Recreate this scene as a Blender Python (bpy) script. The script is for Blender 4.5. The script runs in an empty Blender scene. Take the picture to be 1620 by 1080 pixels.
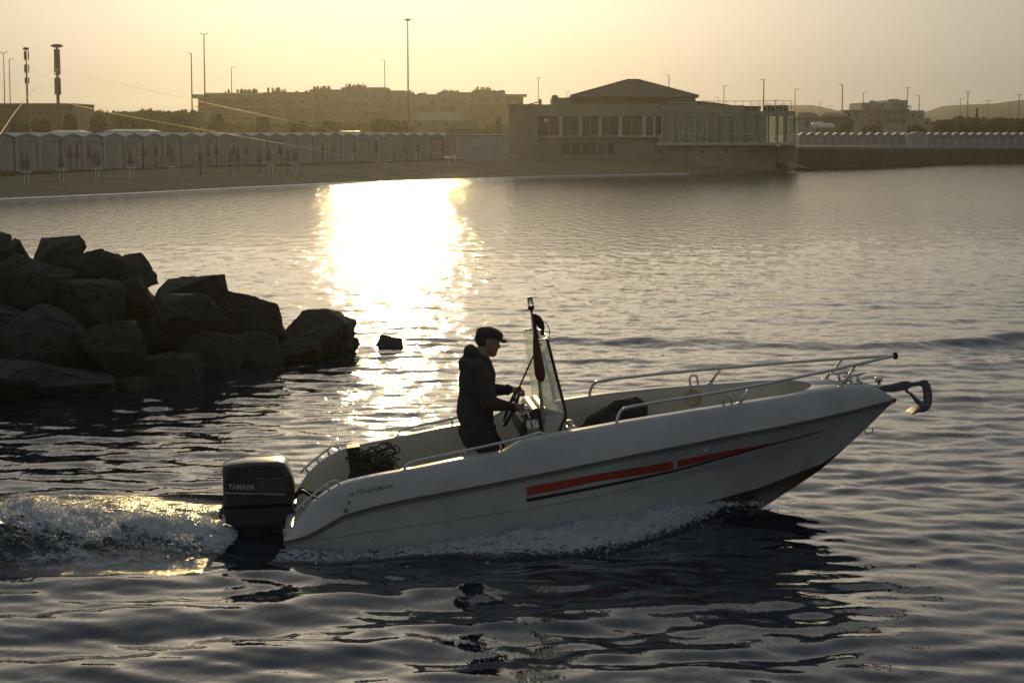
import bpy, bmesh, math, random
import numpy as np
from mathutils import Vector, Matrix, noise as mnoise
R = math.radians
S = bpy.context.scene
COL = S.collection
rng = random.Random(7)

# ---------------------------------------------------------------- camera, light
CAM_H, FPX, HORIZ = 3.1, 3150.0, 210.0        # metres, focal length in photo pixels, horizon row
PITCH = math.atan((540.0 - HORIZ) / FPX)
cam_data = bpy.data.cameras.new("camera")
cam_data.sensor_width = 36.0
cam_data.lens = 36.0 * FPX / 1620.0
cam_data.clip_start, cam_data.clip_end = 0.5, 6000.0
cam = bpy.data.objects.new("camera", cam_data)
COL.objects.link(cam)
cam.location = (0, 0, CAM_H)
cam.rotation_euler = (R(90) - PITCH, 0, 0)
S.camera = cam

SUN_ELEV, SUN_AZ = R(7.3), R(-3.4)            # azimuth measured from +Y towards +X
world = bpy.data.worlds.new("World")
S.world = world
world.use_nodes = True
wn = world.node_tree
wn.nodes.clear()
sky = wn.nodes.new("ShaderNodeTexSky")
sky.sky_type = 'NISHITA'
sky.sun_disc = False
sky.sun_elevation = SUN_ELEV
sky.sun_rotation = SUN_AZ
sky.altitude = 0.0
sky.air_density = 0.5
sky.dust_density = 4.2
sky.ozone_density = 1.0
bg = wn.nodes.new("ShaderNodeBackground")
bg.inputs["Strength"].default_value = 0.05
out = wn.nodes.new("ShaderNodeOutputWorld")
sky_fill = wn.nodes.new("ShaderNodeMixRGB")          # even fill colour added over the whole sky to lift shaded sides
sky_fill.blend_type = 'ADD'
sky_fill.inputs[0].default_value = 1.0
sky_fill.inputs[2].default_value = (11.4, 13.4, 15.0, 1)
wn.links.new(sky.outputs[0], sky_fill.inputs[1])
wn.links.new(sky_fill.outputs[0], bg.inputs[0])
wn.links.new(bg.outputs[0], out.inputs[0])

sun_d = bpy.data.lights.new("sun", 'SUN')
sun_d.energy = 5.0
sun_d.color = (1.0, 0.74, 0.32)
sun_d.angle = R(0.6)
sun = bpy.data.objects.new("sun", sun_d)
COL.objects.link(sun)
sd = Vector((math.sin(SUN_AZ) * math.cos(SUN_ELEV), math.cos(SUN_AZ) * math.cos(SUN_ELEV), math.sin(SUN_ELEV)))
sun.rotation_euler = sd.to_track_quat('Z', 'Y').to_euler()
sun.location = (-40, 300, 60)

S.view_settings.view_transform = 'Standard'
S.view_settings.look = 'None'
S.view_settings.exposure = -2.0
S.view_settings.gamma = 1.0
S.view_settings.use_curve_mapping = False
S.render.engine = 'CYCLES'
cy = S.cycles
cy.max_bounces = 6
cy.diffuse_bounces = 2
cy.glossy_bounces = 3
cy.transmission_bounces = 5
cy.transparent_max_bounces = 8
cy.volume_bounces = 0
cy.sample_clamp_indirect = 6.0
cy.use_denoising = True
cy.denoiser = 'OPENIMAGEDENOISE'
HAZE_DENSITY, HAZE_G = 0.0002, 0.8

# ---------------------------------------------------------------- helpers
def pix(u, v, D):
    """World point seen at photo pixel (u, v) at forward distance D (world Y)."""
    cx, cz = (u - 810.0) / FPX, (540.0 - v) / FPX
    dy = math.cos(PITCH) + cz * math.sin(PITCH)
    dz = -math.sin(PITCH) + cz * math.cos(PITCH)
    t = D / dy
    return Vector((cx * t, D, CAM_H + dz * t))

def pixz(u, v, z=0.0):
    """World point on the level z seen at photo pixel (u, v)."""
    p = pix(u, v, 1.0)
    t = (z - CAM_H) / (p.z - CAM_H)
    return Vector((p.x * t, t, z))

def principled(name, color, rough=0.6, metal=0.0, spec=0.5, noise=None, bump=None, **kw):
    """Procedural material: base colour broken by noise=(scale, amount), relief bump=(scale, strength, distance)."""
    m = bpy.data.materials.new(name)
    m.use_nodes = True
    nt = m.node_tree
    b = nt.nodes["Principled BSDF"]
    b.inputs["Roughness"].default_value = rough
    b.inputs["Metallic"].default_value = metal
    b.inputs["Specular IOR Level"].default_value = spec
    b.inputs["Base Color"].default_value = (*color, 1)
    tc = None
    if noise or bump:
        tc = nt.nodes.new("ShaderNodeTexCoord")
    if noise:
        n = nt.nodes.new("ShaderNodeTexNoise")
        n.inputs["Scale"].default_value = noise[0]
        n.inputs["Detail"].default_value = 6
        n.inputs["Roughness"].default_value = 0.62
        nt.links.new(tc.outputs["Object"], n.inputs["Vector"])
        r = nt.nodes.new("ShaderNodeValToRGB")
        a = noise[1]
        r.color_ramp.elements[0].position = 0.3
        r.color_ramp.elements[1].position = 0.72
        r.color_ramp.elements[0].color = (*[c * (1 - a) for c in color], 1)
        r.color_ramp.elements[1].color = (*[min(1, c * (1 + a)) for c in color], 1)
        nt.links.new(n.outputs[0], r.inputs[0])
        nt.links.new(r.outputs[0], b.inputs["Base Color"])
    if bump:
        n2 = nt.nodes.new("ShaderNodeTexNoise")
        n2.inputs["Scale"].default_value = bump[0]
        n2.inputs["Detail"].default_value = 5
        nt.links.new(tc.outputs["Object"], n2.inputs["Vector"])
        bp = nt.nodes.new("ShaderNodeBump")
        bp.inputs["Strength"].default_value = bump[1]
        bp.inputs["Distance"].default_value = bump[2]
        nt.links.new(n2.outputs[0], bp.inputs["Height"])
        nt.links.new(bp.outputs[0], b.inputs["Normal"])
    for k, v in kw.items():
        b.inputs[k.replace("_", " ")].default_value = v
    return m

def link(name, me, mat=None, parent=None, smooth=False, loc=None):
    o = bpy.data.objects.new(name, me)
    COL.objects.link(o)
    if mat is not None and not me.materials:
        for mm in (mat if isinstance(mat, (list, tuple)) else [mat]):
            me.materials.append(mm)
    if parent is not None:
        o.parent = parent
    if loc is not None:
        o.location = loc
    if smooth:
        me.polygons.foreach_set("use_smooth", [True] * len(me.polygons))
    return o

def tag(o, label=None, cat=None, group=None, kind=None):
    if label: o["label"] = label
    if cat: o["category"] = cat
    if group: o["group"] = group
    if kind: o["kind"] = kind
    return o

def empty(name, loc=(0, 0, 0), rz=0.0, **kw):
    o = bpy.data.objects.new(name, None)
    COL.objects.link(o)
    o.empty_display_size = 0.3
    o.location = loc
    o.rotation_euler = (0, 0, rz)
    return tag(o, **kw)

def copy_tree(o, parent=None):
    c = o.copy()
    COL.objects.link(c)
    if parent is not None:
        c.parent = parent
        c.matrix_parent_inverse = o.matrix_parent_inverse
    for ch in o.children:
        copy_tree(ch, c)
    return c

class MB:
    """Collects vertices and faces; build() links them as one mesh object."""
    def __init__(self):
        self.v, self.f = [], []
    def add(self, vs, fs):
        n = len(self.v)
        self.v += [tuple(p) for p in vs]
        self.f += [tuple(i + n for i in f) for f in fs]
        return self
    def box(self, x0, x1, y0, y1, z0, z1, M=None):
        vs = [Vector(p) for p in ((x0,y0,z0),(x1,y0,z0),(x1,y1,z0),(x0,y1,z0),(x0,y0,z1),(x1,y0,z1),(x1,y1,z1),(x0,y1,z1))]
        if M is not None: vs = [M @ p for p in vs]
        return self.add(vs, [(3,2,1,0),(4,5,6,7),(0,1,5,4),(1,2,6,5),(2,3,7,6),(3,0,4,7)])
    def prism(self, poly, t0, t1, axis='y', M=None):
        """Extrude polygon (a,b) pairs along axis from t0 to t1 (poly in the other two axes, order x,z / x,y / y,z)."""
        n = len(poly)
        def P(a, b, t):
            return Vector((a, t, b)) if axis == 'y' else (Vector((a, b, t)) if axis == 'z' else Vector((t, a, b)))
        vs = [P(a, b, t0) for a, b in poly] + [P(a, b, t1) for a, b in poly]
        if M is not None: vs = [M @ p for p in vs]
        fs = [tuple(range(n - 1, -1, -1)), tuple(range(n, 2 * n))] + [(i, (i + 1) % n, n + (i + 1) % n, n + i) for i in range(n)]
        return self.add(vs, fs)
    def tube(self, pts, r, seg=8, caps=True):
        pts = [Vector(p) for p in pts]
        n = len(pts)
        rs = r if isinstance(r, (list, tuple)) else [r] * n
        up = None
        rings = []
        for i, p in enumerate(pts):
            t = (pts[min(i + 1, n - 1)] - pts[max(i - 1, 0)]).normalized()
            if up is None:
                up = Vector((0, 0, 1)) if abs(t.z) < 0.9 else Vector((1, 0, 0))
            a = t.cross(up)
            if a.length < 1e-6: a = t.cross(Vector((1, 0.1, 0)))
            a.normalize()
            b = a.cross(t).normalized()
            up = b
            rings.append([p + (a * math.cos(2 * math.pi * k / seg) + b * math.sin(2 * math.pi * k / seg)) * rs[i] for k in range(seg)])
        vs = [q for ring in rings for q in ring]
        fs = [(i * seg + k, i * seg + (k + 1) % seg, (i + 1) * seg + (k + 1) % seg, (i + 1) * seg + k) for i in range(n - 1) for k in range(seg)]
        if caps:
            fs += [tuple(range(seg - 1, -1, -1)), tuple(range((n - 1) * seg, n * seg))]
        return self.add(vs, fs)
    def lathe(self, prof, seg=16, M=None, c=(0, 0)):
        """prof: (r, z) pairs from bottom to top."""
        vs = [Vector((c[0] + r * math.cos(2*math.pi*k/seg), c[1] + r * math.sin(2*math.pi*k/seg), z)) for r, z in prof for k in range(seg)]
        if M is not None: vs = [M @ p for p in vs]
        n = len(prof)
        fs = [(i*seg+k, i*seg+(k+1) % seg, (i+1)*seg+(k+1) % seg, (i+1)*seg+k) for i in range(n-1) for k in range(seg)]
        fs += [tuple(range(seg-1, -1, -1)), tuple(range((n-1)*seg, n*seg))]
        return self.add(vs, fs)
    def grid(self, rows):
        m, n = len(rows), len(rows[0])
        return self.add([p for r in rows for p in r], [(i*n+j, i*n+j+1, (i+1)*n+j+1, (i+1)*n+j) for i in range(m-1) for j in range(n-1)])
    def mesh(self, name):
        me = bpy.data.meshes.new(name)
        me.from_pydata(self.v, [], self.f)
        me.update()
        return me
    def build(self, name, mat=None, parent=None, smooth=False, loc=None):
        return link(name, self.mesh(name), mat, parent, smooth, loc)

def smooth_path(pts, n=6):
    """Catmull-Rom through pts."""
    pts = [Vector(p) for p in pts]
    out = []
    for i in range(len(pts) - 1):
        p0, p1, p2, p3 = pts[max(i-1, 0)], pts[i], pts[i+1], pts[min(i+2, len(pts)-1)]
        for k in range(n):
            t = k / n
            out.append(0.5 * ((2*p1) + (p2-p0)*t + (2*p0-5*p1+4*p2-p3)*t*t + (3*p1-p0-3*p2+p3)*t*t*t))
    out.append(pts[-1])
    return out

def interp(tab, x):
    xs = [a for a, _ in tab]
    return float(np.interp(x, xs, [b for _, b in tab]))

def bevel(o, w, seg=2, angle=30):
    m = o.modifiers.new("bevel", 'BEVEL')
    m.width, m.segments = w, seg
    m.limit_method, m.angle_limit = 'ANGLE', R(angle)
    return o
# ---------------------------------------------------------------- where the boat floats
YAW, TRIM = R(5.0), R(7.3)
BF = Vector((math.cos(TRIM)*math.cos(YAW), math.cos(TRIM)*math.sin(YAW), math.sin(TRIM)))
BL = Vector((-math.sin(YAW), math.cos(YAW), 0))
BU = BF.cross(BL)
BO = Vector((-1.7304, 15.8105, -0.2166))
BMAT = Matrix.Translation(BO) @ Matrix((BF, BL, BU)).transposed().to_4x4()

T_BEAM = [(-0.05, .898), (0.2, .912), (0.5, .930), (0.9, .944), (1.3, .954), (1.7, .957), (2.1, .952), (2.4, .930), (2.73, .898), (3.1, .833),
          (3.5, .735), (3.9, .605), (4.3, .425), (4.6, .262), (4.85, .112), (4.95, .055), (4.99, .022)]
T_RUB = [(-0.05, .226), (.08, .236), (.18, .264), (.43, .368), (.65, .400), (.9, .422), (1.5, .450), (2.17, .486), (2.73, .512), (3.5, .522), (4.3, .508), (4.99, .498)]
T_GUN = [(-0.05, .252), (-.02, .27), (.14, .451), (.25, .525), (.37, .583), (.46, .614), (.69, .634), (.92, .643), (1.35, .671), (1.66, .677),
         (1.72, .688), (1.80, .735), (1.86, .752), (2.17, .760), (2.7, .773), (3.2, .768), (3.59, .756), (4.27, .735), (4.73, .690), (4.86, .633), (4.99, .520)]
T_KEEL = [(-0.05, -.18), (1, -.24), (2, -.29), (3, -.31), (3.4, -.30), (3.77, -.251), (4.05, -.12), (4.33, .014), (4.72, .283), (4.99, .494)]
T_CHZ = [(-0.05, .045), (1, .01), (2, -.015), (2.8, -.026), (3.22, -.02), (3.75, .0), (4.1, .05), (4.33, .085), (4.6, .215), (4.72, .290), (4.99, .496)]
T_CHY = [(-0.05, .83), (1, .855), (1.8, .83), (2.4, .745), (2.8, .64), (3.22, .505), (3.75, .31), (4.1, .17), (4.33, .09), (4.6, .03), (4.72, .008), (4.99, .004)]

# ---------------------------------------------------------------- water
def wave_height(X, Y, comps):
    Z = np.zeros_like(X)
    for kx, ky, a, ph in comps:
        Z += a * np.sin(kx * X + ky * Y + ph)
    return Z

def make_comps(seed, n, lmin, lmax, steep, main, spread):
    r = np.random.RandomState(seed)
    out = []
    for i in range(n):
        L = math.exp(r.uniform(math.log(lmin), math.log(lmax)))
        th = R(main + r.normal(0, spread))
        k = 2 * math.pi / L
        out.append((k * math.cos(th), k * math.sin(th), steep * L / (2 * math.pi) * r.uniform(0.5, 1.3) / math.sqrt(n), r.uniform(0, 6.283)))
    return out

def vnoise(X, Y, seed=0):
    """Smooth lattice noise in 0..1."""
    xi, yi = np.floor(X).astype(np.int64), np.floor(Y).astype(np.int64)
    fx, fy = X - xi, Y - yi
    fx, fy = fx*fx*fx*(fx*(fx*6-15)+10), fy*fy*fy*(fy*(fy*6-15)+10)
    def h(a, b):
        n = (a * 374761393 + b * 668265263 + seed * 974634777) & 0xFFFFFFFF
        n = ((n ^ (n >> 13)) * 1274126177) & 0xFFFFFFFF
        return ((n ^ (n >> 16)) & 0xFFFF) / 65535.0
    return (h(xi, yi)*(1-fx)+h(xi+1, yi)*fx)*(1-fy) + (h(xi, yi+1)*(1-fx)+h(xi+1, yi+1)*fx)*fy
def fbm(X, Y, oct=5, seed=0, gain=.5):
    s, a, t = 0, 1.0, 0
    for o in range(oct):
        s = s + a * vnoise(X * 2**o + 17.3*o, Y * 2**o - 9.1*o, seed + o)
        t += a; a *= gain
    return s / t
def sstep(a, b, x):
    t = np.clip((x - a) / (b - a), 0, 1)
    return t * t * (3 - 2 * t)

SWELL = make_comps(3, 16, 1.2, 3.6, 0.023, 80, 17)
CHOP = make_comps(5, 40, 0.22, 0.95, 0.088, 81, 30)
LAT = make_comps(9, 16, 0.35, 1.1, 0.055, 15, 30)
RIP = make_comps(21, 30, 0.17, 0.42, 0.075, 84, 28)
HULL_WL = [(-1.62, 14.95), (-.9, 15.0), (0.3, 15.12), (1.0, 15.42), (1.5, 15.78), (1.85, 16.10)]   # near waterline of the boat, aft to forefoot

def water_z(X, Y):
    calm = sstep(34, 12, Y)                       # sheltered, smoother water near the viewer
    shelter = 1 - .22 * calm
    gust = .55 + .9 * fbm(X * .16, Y * .07, 3, 4)
    fade = sstep(75, 34, Y)
    Z = (wave_height(X, Y, SWELL) * (.8 + .35 * gust) + (wave_height(X, Y, CHOP) + wave_height(X, Y, LAT) + wave_height(X, Y, RIP)) * shelter * gust) * fade
    # diverging bow wave on the near side
    bx, by = 2.0, 15.9
    cxn, cyn = .36, -.93
    s = (X - bx) * cxn + (Y - by) * cyn
    lft = sstep(2.6, .6, X) * sstep(15.6, 14.6, Y)
    Z += .020 * np.sin(2 * math.pi * s / 1.15 + .6 * np.sin(X * .9)) * np.exp(-((s - 1.6) / 2.4) ** 2) * lft
    # squat: trough beside the run aft, swell at the forefoot
    yh = np.interp(X, [a for a, _ in HULL_WL], [b for _, b in HULL_WL])
    d = yh - Y
    Z += -.125 * np.exp(-(np.maximum(d - .05, 0) / .55) ** 2) * (d > -1.9) * np.exp(-((X + 1.35) / 1.05) ** 2)
    Z += .070 * np.exp(-((X - 1.75) / .75) ** 2 - ((Y - 15.85) / .55) ** 2)
    # old wake: a low curved ridge further out, with followers
    yr = np.interp(X, [-3.5, 0, 3.0, 5.2, 6.6, 9.0, 14], [30.0, 29.9, 29.6, 29.0, 29.2, 30.9, 34.0])
    amp = np.interp(X, [-3.5, -1.0, 1.5, 5.0, 6.4, 7.5, 10], [.0, .035, .065, .045, .08, .10, .10])
    q = Y - yr
    Z += amp * np.exp(-(q / .42) ** 2) + .42 * amp * np.exp(-((q + 2.5) / .45) ** 2) + .25 * amp * np.exp(-((q + 5.2) / .5) ** 2) - .3 * amp * np.exp(-((q + 1.2) / .7) ** 2)
    # churned wake astern
    w = np.exp(-((Y - 15.6 + .10 * (X + 2)) / (1.1 + .10 * np.maximum(-2 - X, 0))) ** 2) * sstep(-1.7, -2.6, X)
    Z += w * (.10 * (fbm(X * 1.6, Y * 2.2, 5, 8) - .5))
    return Z

def water_material(name):
    m = bpy.data.materials.new(name)
    m.use_nodes = True
    nt = m.node_tree
    b = nt.nodes["Principled BSDF"]
    b.inputs["Base Color"].default_value = (.004, .014, .026, 1)
    b.inputs["Roughness"].default_value = .045
    b.inputs["IOR"].default_value = 1.46
    geo = nt.nodes.new("ShaderNodeNewGeometry")
    sep = nt.nodes.new("ShaderNodeSeparateXYZ")
    nt.links.new(geo.outputs["Position"], sep.inputs[0])
    def mapping(sx, sy):
        mp = nt.nodes.new("ShaderNodeMapping"); mp.inputs["Scale"].default_value = (sx, sy, 1)
        nt.links.new(geo.outputs["Position"], mp.inputs["Vector"]); return mp
    def nse(mp, scale, detail):
        n = nt.nodes.new("ShaderNodeTexNoise"); n.inputs["Scale"].default_value = scale; n.inputs["Detail"].default_value = detail
        nt.links.new(mp.outputs[0], n.inputs["Vector"]); return n
    n1 = nse(mapping(2.0, .65), 1.7, 5)        # wind ripples
    n2 = nse(mapping(1.3, .85), 6.5, 3)          # fine ripples
    gust = nse(mapping(.05, .014), 1.0, 6)      # cat's paws
    # breeze grows away from the lee of the breakwater
    br = nt.nodes.new("ShaderNodeMapRange"); br.inputs[1].default_value = 13; br.inputs[2].default_value = 46; br.inputs[3].default_value = .34; br.inputs[4].default_value = 1.0
    nt.links.new(sep.outputs[1], br.inputs[0])
    gm = nt.nodes.new("ShaderNodeMapRange"); gm.inputs[1].default_value = .3; gm.inputs[2].default_value = .7; gm.inputs[3].default_value = .65; gm.inputs[4].default_value = 1.25
    nt.links.new(gust.outputs[0], gm.inputs[0])
    fr = nt.nodes.new("ShaderNodeMapRange"); fr.inputs[1].default_value = 85; fr.inputs[2].default_value = 150; fr.inputs[3].default_value = 1.0; fr.inputs[4].default_value = 1.35
    nt.links.new(sep.outputs[1], fr.inputs[0])
    m0 = nt.nodes.new("ShaderNodeMath"); m0.operation = 'MULTIPLY'
    nt.links.new(br.outputs[0], m0.inputs[0]); nt.links.new(fr.outputs[0], m0.inputs[1])
    mul = nt.nodes.new("ShaderNodeMath"); mul.operation = 'MULTIPLY'
    nt.links.new(m0.outputs[0], mul.inputs[0]); nt.links.new(gm.outputs[0], mul.inputs[1])
    b1 = nt.nodes.new("ShaderNodeBump"); b1.inputs["Distance"].default_value = WATER_BUMP[0]
    b2 = nt.nodes.new("ShaderNodeBump"); b2.inputs["Distance"].default_value = WATER_BUMP[1]
    nt.links.new(mul.outputs[0], b1.inputs["Strength"]); nt.links.new(mul.outputs[0], b2.inputs["Strength"])
    nt.links.new(n1.outputs[0], b1.inputs["Height"]); nt.links.new(n2.outputs[0], b2.inputs["Height"])
    nt.links.new(b1.outputs[0], b2.inputs["Normal"]); nt.links.new(b2.outputs[0], b.inputs["Normal"])
    return m
WATER_BUMP = (.048, .012)
M_water = water_material("sea_water")

def build_water():
    xs = np.arange(-22, 22.001, .055)
    ys = [9.0]
    while ys[-1] < 76:
        ys.append(ys[-1] + .028 * (ys[-1] / 11.0) ** 1.45)
    ys = np.array(ys); ys[-1] = 76.0
    X, Y = np.meshgrid(xs, ys)
    Z = water_z(X, Y)
    ed = np.minimum(sstep(-22, -20, X), sstep(22, 20, X)) * np.minimum(sstep(9.0, 9.6, Y), sstep(76, 70, Y))
    Z *= ed
    n, m = len(xs), len(ys)
    V = np.stack([X, Y, Z], -1).reshape(-1, 3)
    I = np.arange(m * n).reshape(m, n)
    Q = np.stack([I[:-1, :-1], I[:-1, 1:], I[1:, 1:], I[1:, :-1]], -1)
    # no water inside the open hull
    inv = BMAT.inverted()
    P = np.array(inv)[:3, :3] @ V.T + np.array(inv)[:3, 3:4]
    hb = np.interp(P[0], [a for a, _ in T_CHY], [b for _, b in T_CHY]) - .06
    inside = ((np.abs(P[1]) < hb) & (P[0] > .02) & (P[0] < 4.3)).reshape(m, n)
    cut = inside[:-1, :-1] & inside[:-1, 1:] & inside[1:, 1:] & inside[1:, :-1]
    Q = Q[~cut].reshape(-1, 4)
    o = len(V)
    far = np.array([(-900, -30, 0), (900, -30, 0), (900, 9, 0), (-900, 9, 0), (-900, 76, 0), (900, 76, 0), (900, 1500, 0), (-900, 1500, 0)], float)
    V = np.vstack([V, far])
    c00, c10, c11, c01 = I[0, 0], I[0, -1], I[-1, -1], I[-1, 0]
    extra = [(o, o+1, o+2, c10), (o, c10, c00, o+3), (o+3, c00, c01, o+4), (c10, o+2, o+5, c11), (o+4, c01, c11, o+5), (o+4, o+5, o+6, o+7)]
    me = bpy.data.meshes.new("water")
    F = np.vstack([Q, np.array(extra)])
    me.vertices.add(len(V)); me.vertices.foreach_set("co", V.ravel())
    me.loops.add(F.size); me.loops.foreach_set("vertex_index", F.ravel().astype(np.int32))
    me.polygons.add(len(F)); me.polygons.foreach_set("loop_start", np.arange(0, F.size, 4).astype(np.int32)); me.polygons.foreach_set("loop_total", np.full(len(F), 4, np.int32))
    me.update(calc_edges=True); me.validate()
    return tag(link("water", me, M_water, smooth=True), kind="structure")
build_water()
# ---------------------------------------------------------------- shore, land and hills
M_sand = principled("beach_sand", (.21, .155, .095), rough=.95, noise=(.35, .22), bump=(2.2, .6, .12))
M_land = principled("ground_earth", (.12, .10, .06), rough=.95, noise=(.08, .3))
M_hill = principled("far_hillside", (.10, .10, .08), rough=1.0, noise=(.01, .3))
SHORE = [(-900, 30), (-60, 72), (-33, 84), (-23.9, 93), (-19.5, 101.7), (-14.8, 113.5), (-10.2, 123.6), (-4.6, 132), (2.7, 141.5), (11.4, 150.2), (22.4, 160), (25.5, 172), (31.6, 184), (43.7, 207), (54.6, 220), (120, 240), (900, 270)]
def shore_y(x): return interp(SHORE, x)
ROW_A, ROW_B = Vector((-28.2, 108.0)), Vector((-4.75, 160.0))     # line of the cabin fronts
ROW_D = (ROW_B - ROW_A).normalized()
ROW_N = Vector((ROW_D.y, -ROW_D.x))                                # towards the water
def row_pt(u, off):
    """Point off metres in front of the cabin row that lies in photo column u."""
    k = (u - 810.0) / FPX
    a = ROW_A + ROW_N * off
    t = (k * a.y - a.x) / (ROW_D.x - k * ROW_D.y)
    return a + ROW_D * t
def sand_z(x, y):
    r = interp([(-900, 22), (-4, 22), (8, 9), (900, 9)], x)
    return max(0.0, min(1.0, (y - shore_y(x)) / r)) ** .75
def build_beach():
    xs = sorted(set(list(np.linspace(-900, -70, 12)) + list(np.arange(-66, 70, .8)) + list(np.linspace(72, 900, 12))))
    rows = []
    for s in (-5, -1.2, 0, .8, 2, 4, 6.5, 9, 12, 16, 21, 28, 40, 90, 300, 1500):
        row = []
        for x in xs:
            y = shore_y(x) + s
            top = 1.0
            if s <= 0: z = s * .06
            elif s < 1500:
                rise = interp([(-900, 22), (-4, 22), (8, 9), (900, 9)], x)
                z = top * (max(0, min(1, s / rise))) ** .75 + .05 * (mnoise.noise(Vector((x * .4, s * .5, 3.1)))) * (1 if 0.5 < s < 30 else 0)
                if s == .8: z = max(z, .03)
            else: y, z = 1500, 1.0
            if s == 300: y = max(y, 480)
            row.append((x, y, z))
        rows.append(row)
    return tag(MB().grid(rows).build("beach", M_sand, smooth=True), kind="structure")
build_beach()
# shore foam, with the sky's shine on the wet edge painted in white
M_foamshine = principled("shore_foam_shine", (.78, .76, .72), rough=.35, noise=(1.2, .15))
rows = [[], [], []]
for x in np.arange(-60, 14, .5):
    w = interp([(-60, 2.2), (-24, 1.6), (-10, 1.3), (0, .9), (14, .2)], x) * (.75 + .5 * mnoise.noise(Vector((x * .35, 0, 0))))
    y = shore_y(x)
    rows[0].append((x, y - w * .7, .012)); rows[1].append((x, y, .05)); rows[2].append((x, y + w * .35, .055))
tag(MB().grid(rows).build("shore_foam_shine", M_foamshine, smooth=True), kind="stuff")
def ridge(name, u0, u1, D, prof, seed, depth=260):
    rows = []
    us = np.linspace(u0, u1, 90); depth = depth * .6
    for k, (dd, hh) in enumerate(((0, 0), (.35, .62), (.7, .93), (1.0, 1.0), (1.5, .6), (2.2, 0))):
        row = []
        for u in us:
            p = pix(u, interp(prof, u), D)
            h = max(1.0, p.z) + 0.7 * mnoise.noise(Vector((u * .02, seed, 0))) 
            h *= 1 + .12 * mnoise.noise(Vector((u * .05, k * .9, seed)))if 0 < k < 3 else 1
            row.append((p.x, D + (dd - 1) * depth, max(.5, h * hh)))
        rows.append(row)
    return tag(MB().grid(rows).build(name, M_hill, smooth=True), kind="structure")
ridge("hills", 1080, 2600, 700, [(1080, 206), (1180, 186), (1225, 168), (1258, 166), (1300, 178), (1380, 196), (1455, 180), (1490, 168), (1530, 164.5), (1570, 165), (1600, 160), (1640, 158), (1800, 150), (2200, 175), (2600, 205)], 4)
ridge("hills", 560, 900, 700, [(560, 206), (700, 190), (800, 172), (870, 166), (900, 172)], 9)
# ---------------------------------------------------------------- motor boat (built in its own frame: x forward, y to port, z up)
def side_y(x, z):
    """Half-beam of the lower hull side between chine and rubbing strake."""
    zc, yc, zr, yr = interp(T_CHZ, x), interp(T_CHY, x), interp(T_RUB, x), interp(T_BEAM, x)
    s = min(1.0, max(0.0, (z - zc) / max(1e-4, zr - zc)))
    flare = 0.55 * min(1.0, max(0.0, (x - 1.8) / 2.2))
    return yc + (yr - yc) * (s + flare * s * (s - 1) * 0.55)
def top_y(x, z):
    zr, yr, zg = interp(T_RUB, x), interp(T_BEAM, x), interp(T_GUN, x)
    s = min(1.0, max(0.0, (z - zr) / max(1e-4, zg - zr)))
    return yr * (1 - 0.03 * s)
def gun(x): return interp(T_GUN, x)
def beam(x): return interp(T_BEAM, x)

M_gel = principled("gelcoat_white", (.52, .49, .45), rough=.28, spec=.5, noise=(2.6, .17), bump=(55, .05, .003), Coat_Weight=.25, Coat_Roughness=.12)
M_bottom = principled("bottom_red_brown", (.060, .022, .016), rough=.6, noise=(6, .25))
M_liner = principled("gelcoat_ivory", (.62, .56, .43), rough=.42, noise=(3.0, .14), bump=(90, .06, .003))
M_rub = principled("rub_rail_grey", (.10, .09, .08), rough=.5, noise=(20, .2))
M_red = principled("red_stripe", (.44, .055, .03), rough=.3, noise=(9, .12))
M_dark = principled("dark_stripe", (.028, .02, .018), rough=.35, noise=(9, .2))
M_steel = principled("stainless_steel", (.62, .60, .57), rough=.22, metal=1.0, noise=(30, .08))
M_black = principled("black_plastic", (.018, .017, .017), rough=.42, noise=(24, .3), bump=(120, .1, .002))
M_cowl = principled("cowling_black", (.022, .019, .019), rough=.24, noise=(8, .25), Coat_Weight=.4, Coat_Roughness=.1)
M_panel = principled("cowling_panel", (.055, .045, .045), rough=.3, noise=(14, .15))
M_silver = principled("silver_decal", (.42, .40, .38), rough=.35, noise=(30, .1))
M_letter = principled("grey_lettering", (.17, .14, .12), rough=.8, noise=(40, .1))
M_rope = principled("rope_dark", (.028, .024, .018), rough=.9, noise=(60, .35), bump=(140, .5, .004))
M_bag = principled("black_cloth", (.016, .014, .014), rough=.85, noise=(18, .35), bump=(26, .5, .02))
M_flag = principled("dark_red_cloth", (.12, .022, .016), rough=.85, noise=(14, .35), bump=(40, .4, .008), Transmission_Weight=0.0)
M_galv = principled("galvanised_steel", (.13, .13, .13), rough=.5, metal=.6, noise=(26, .3), bump=(60, .25, .003))
M_disc = principled("pale_disc_plastic", (.52, .42, .22), rough=.5, noise=(22, .25))
M_jug = principled("white_jug_plastic", (.75, .72, .65), rough=.35, noise=(10, .08))

boat = empty("motorboat", label="white open motorboat with red side stripe and black outboard, moving bow up", cat="boat")
boat.matrix_world = BMAT

XS = sorted(set([-0.05, -0.02] + list(np.round(np.linspace(0.05, 4.9, 66), 3)) + [4.94, 4.97, 4.99]))

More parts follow.
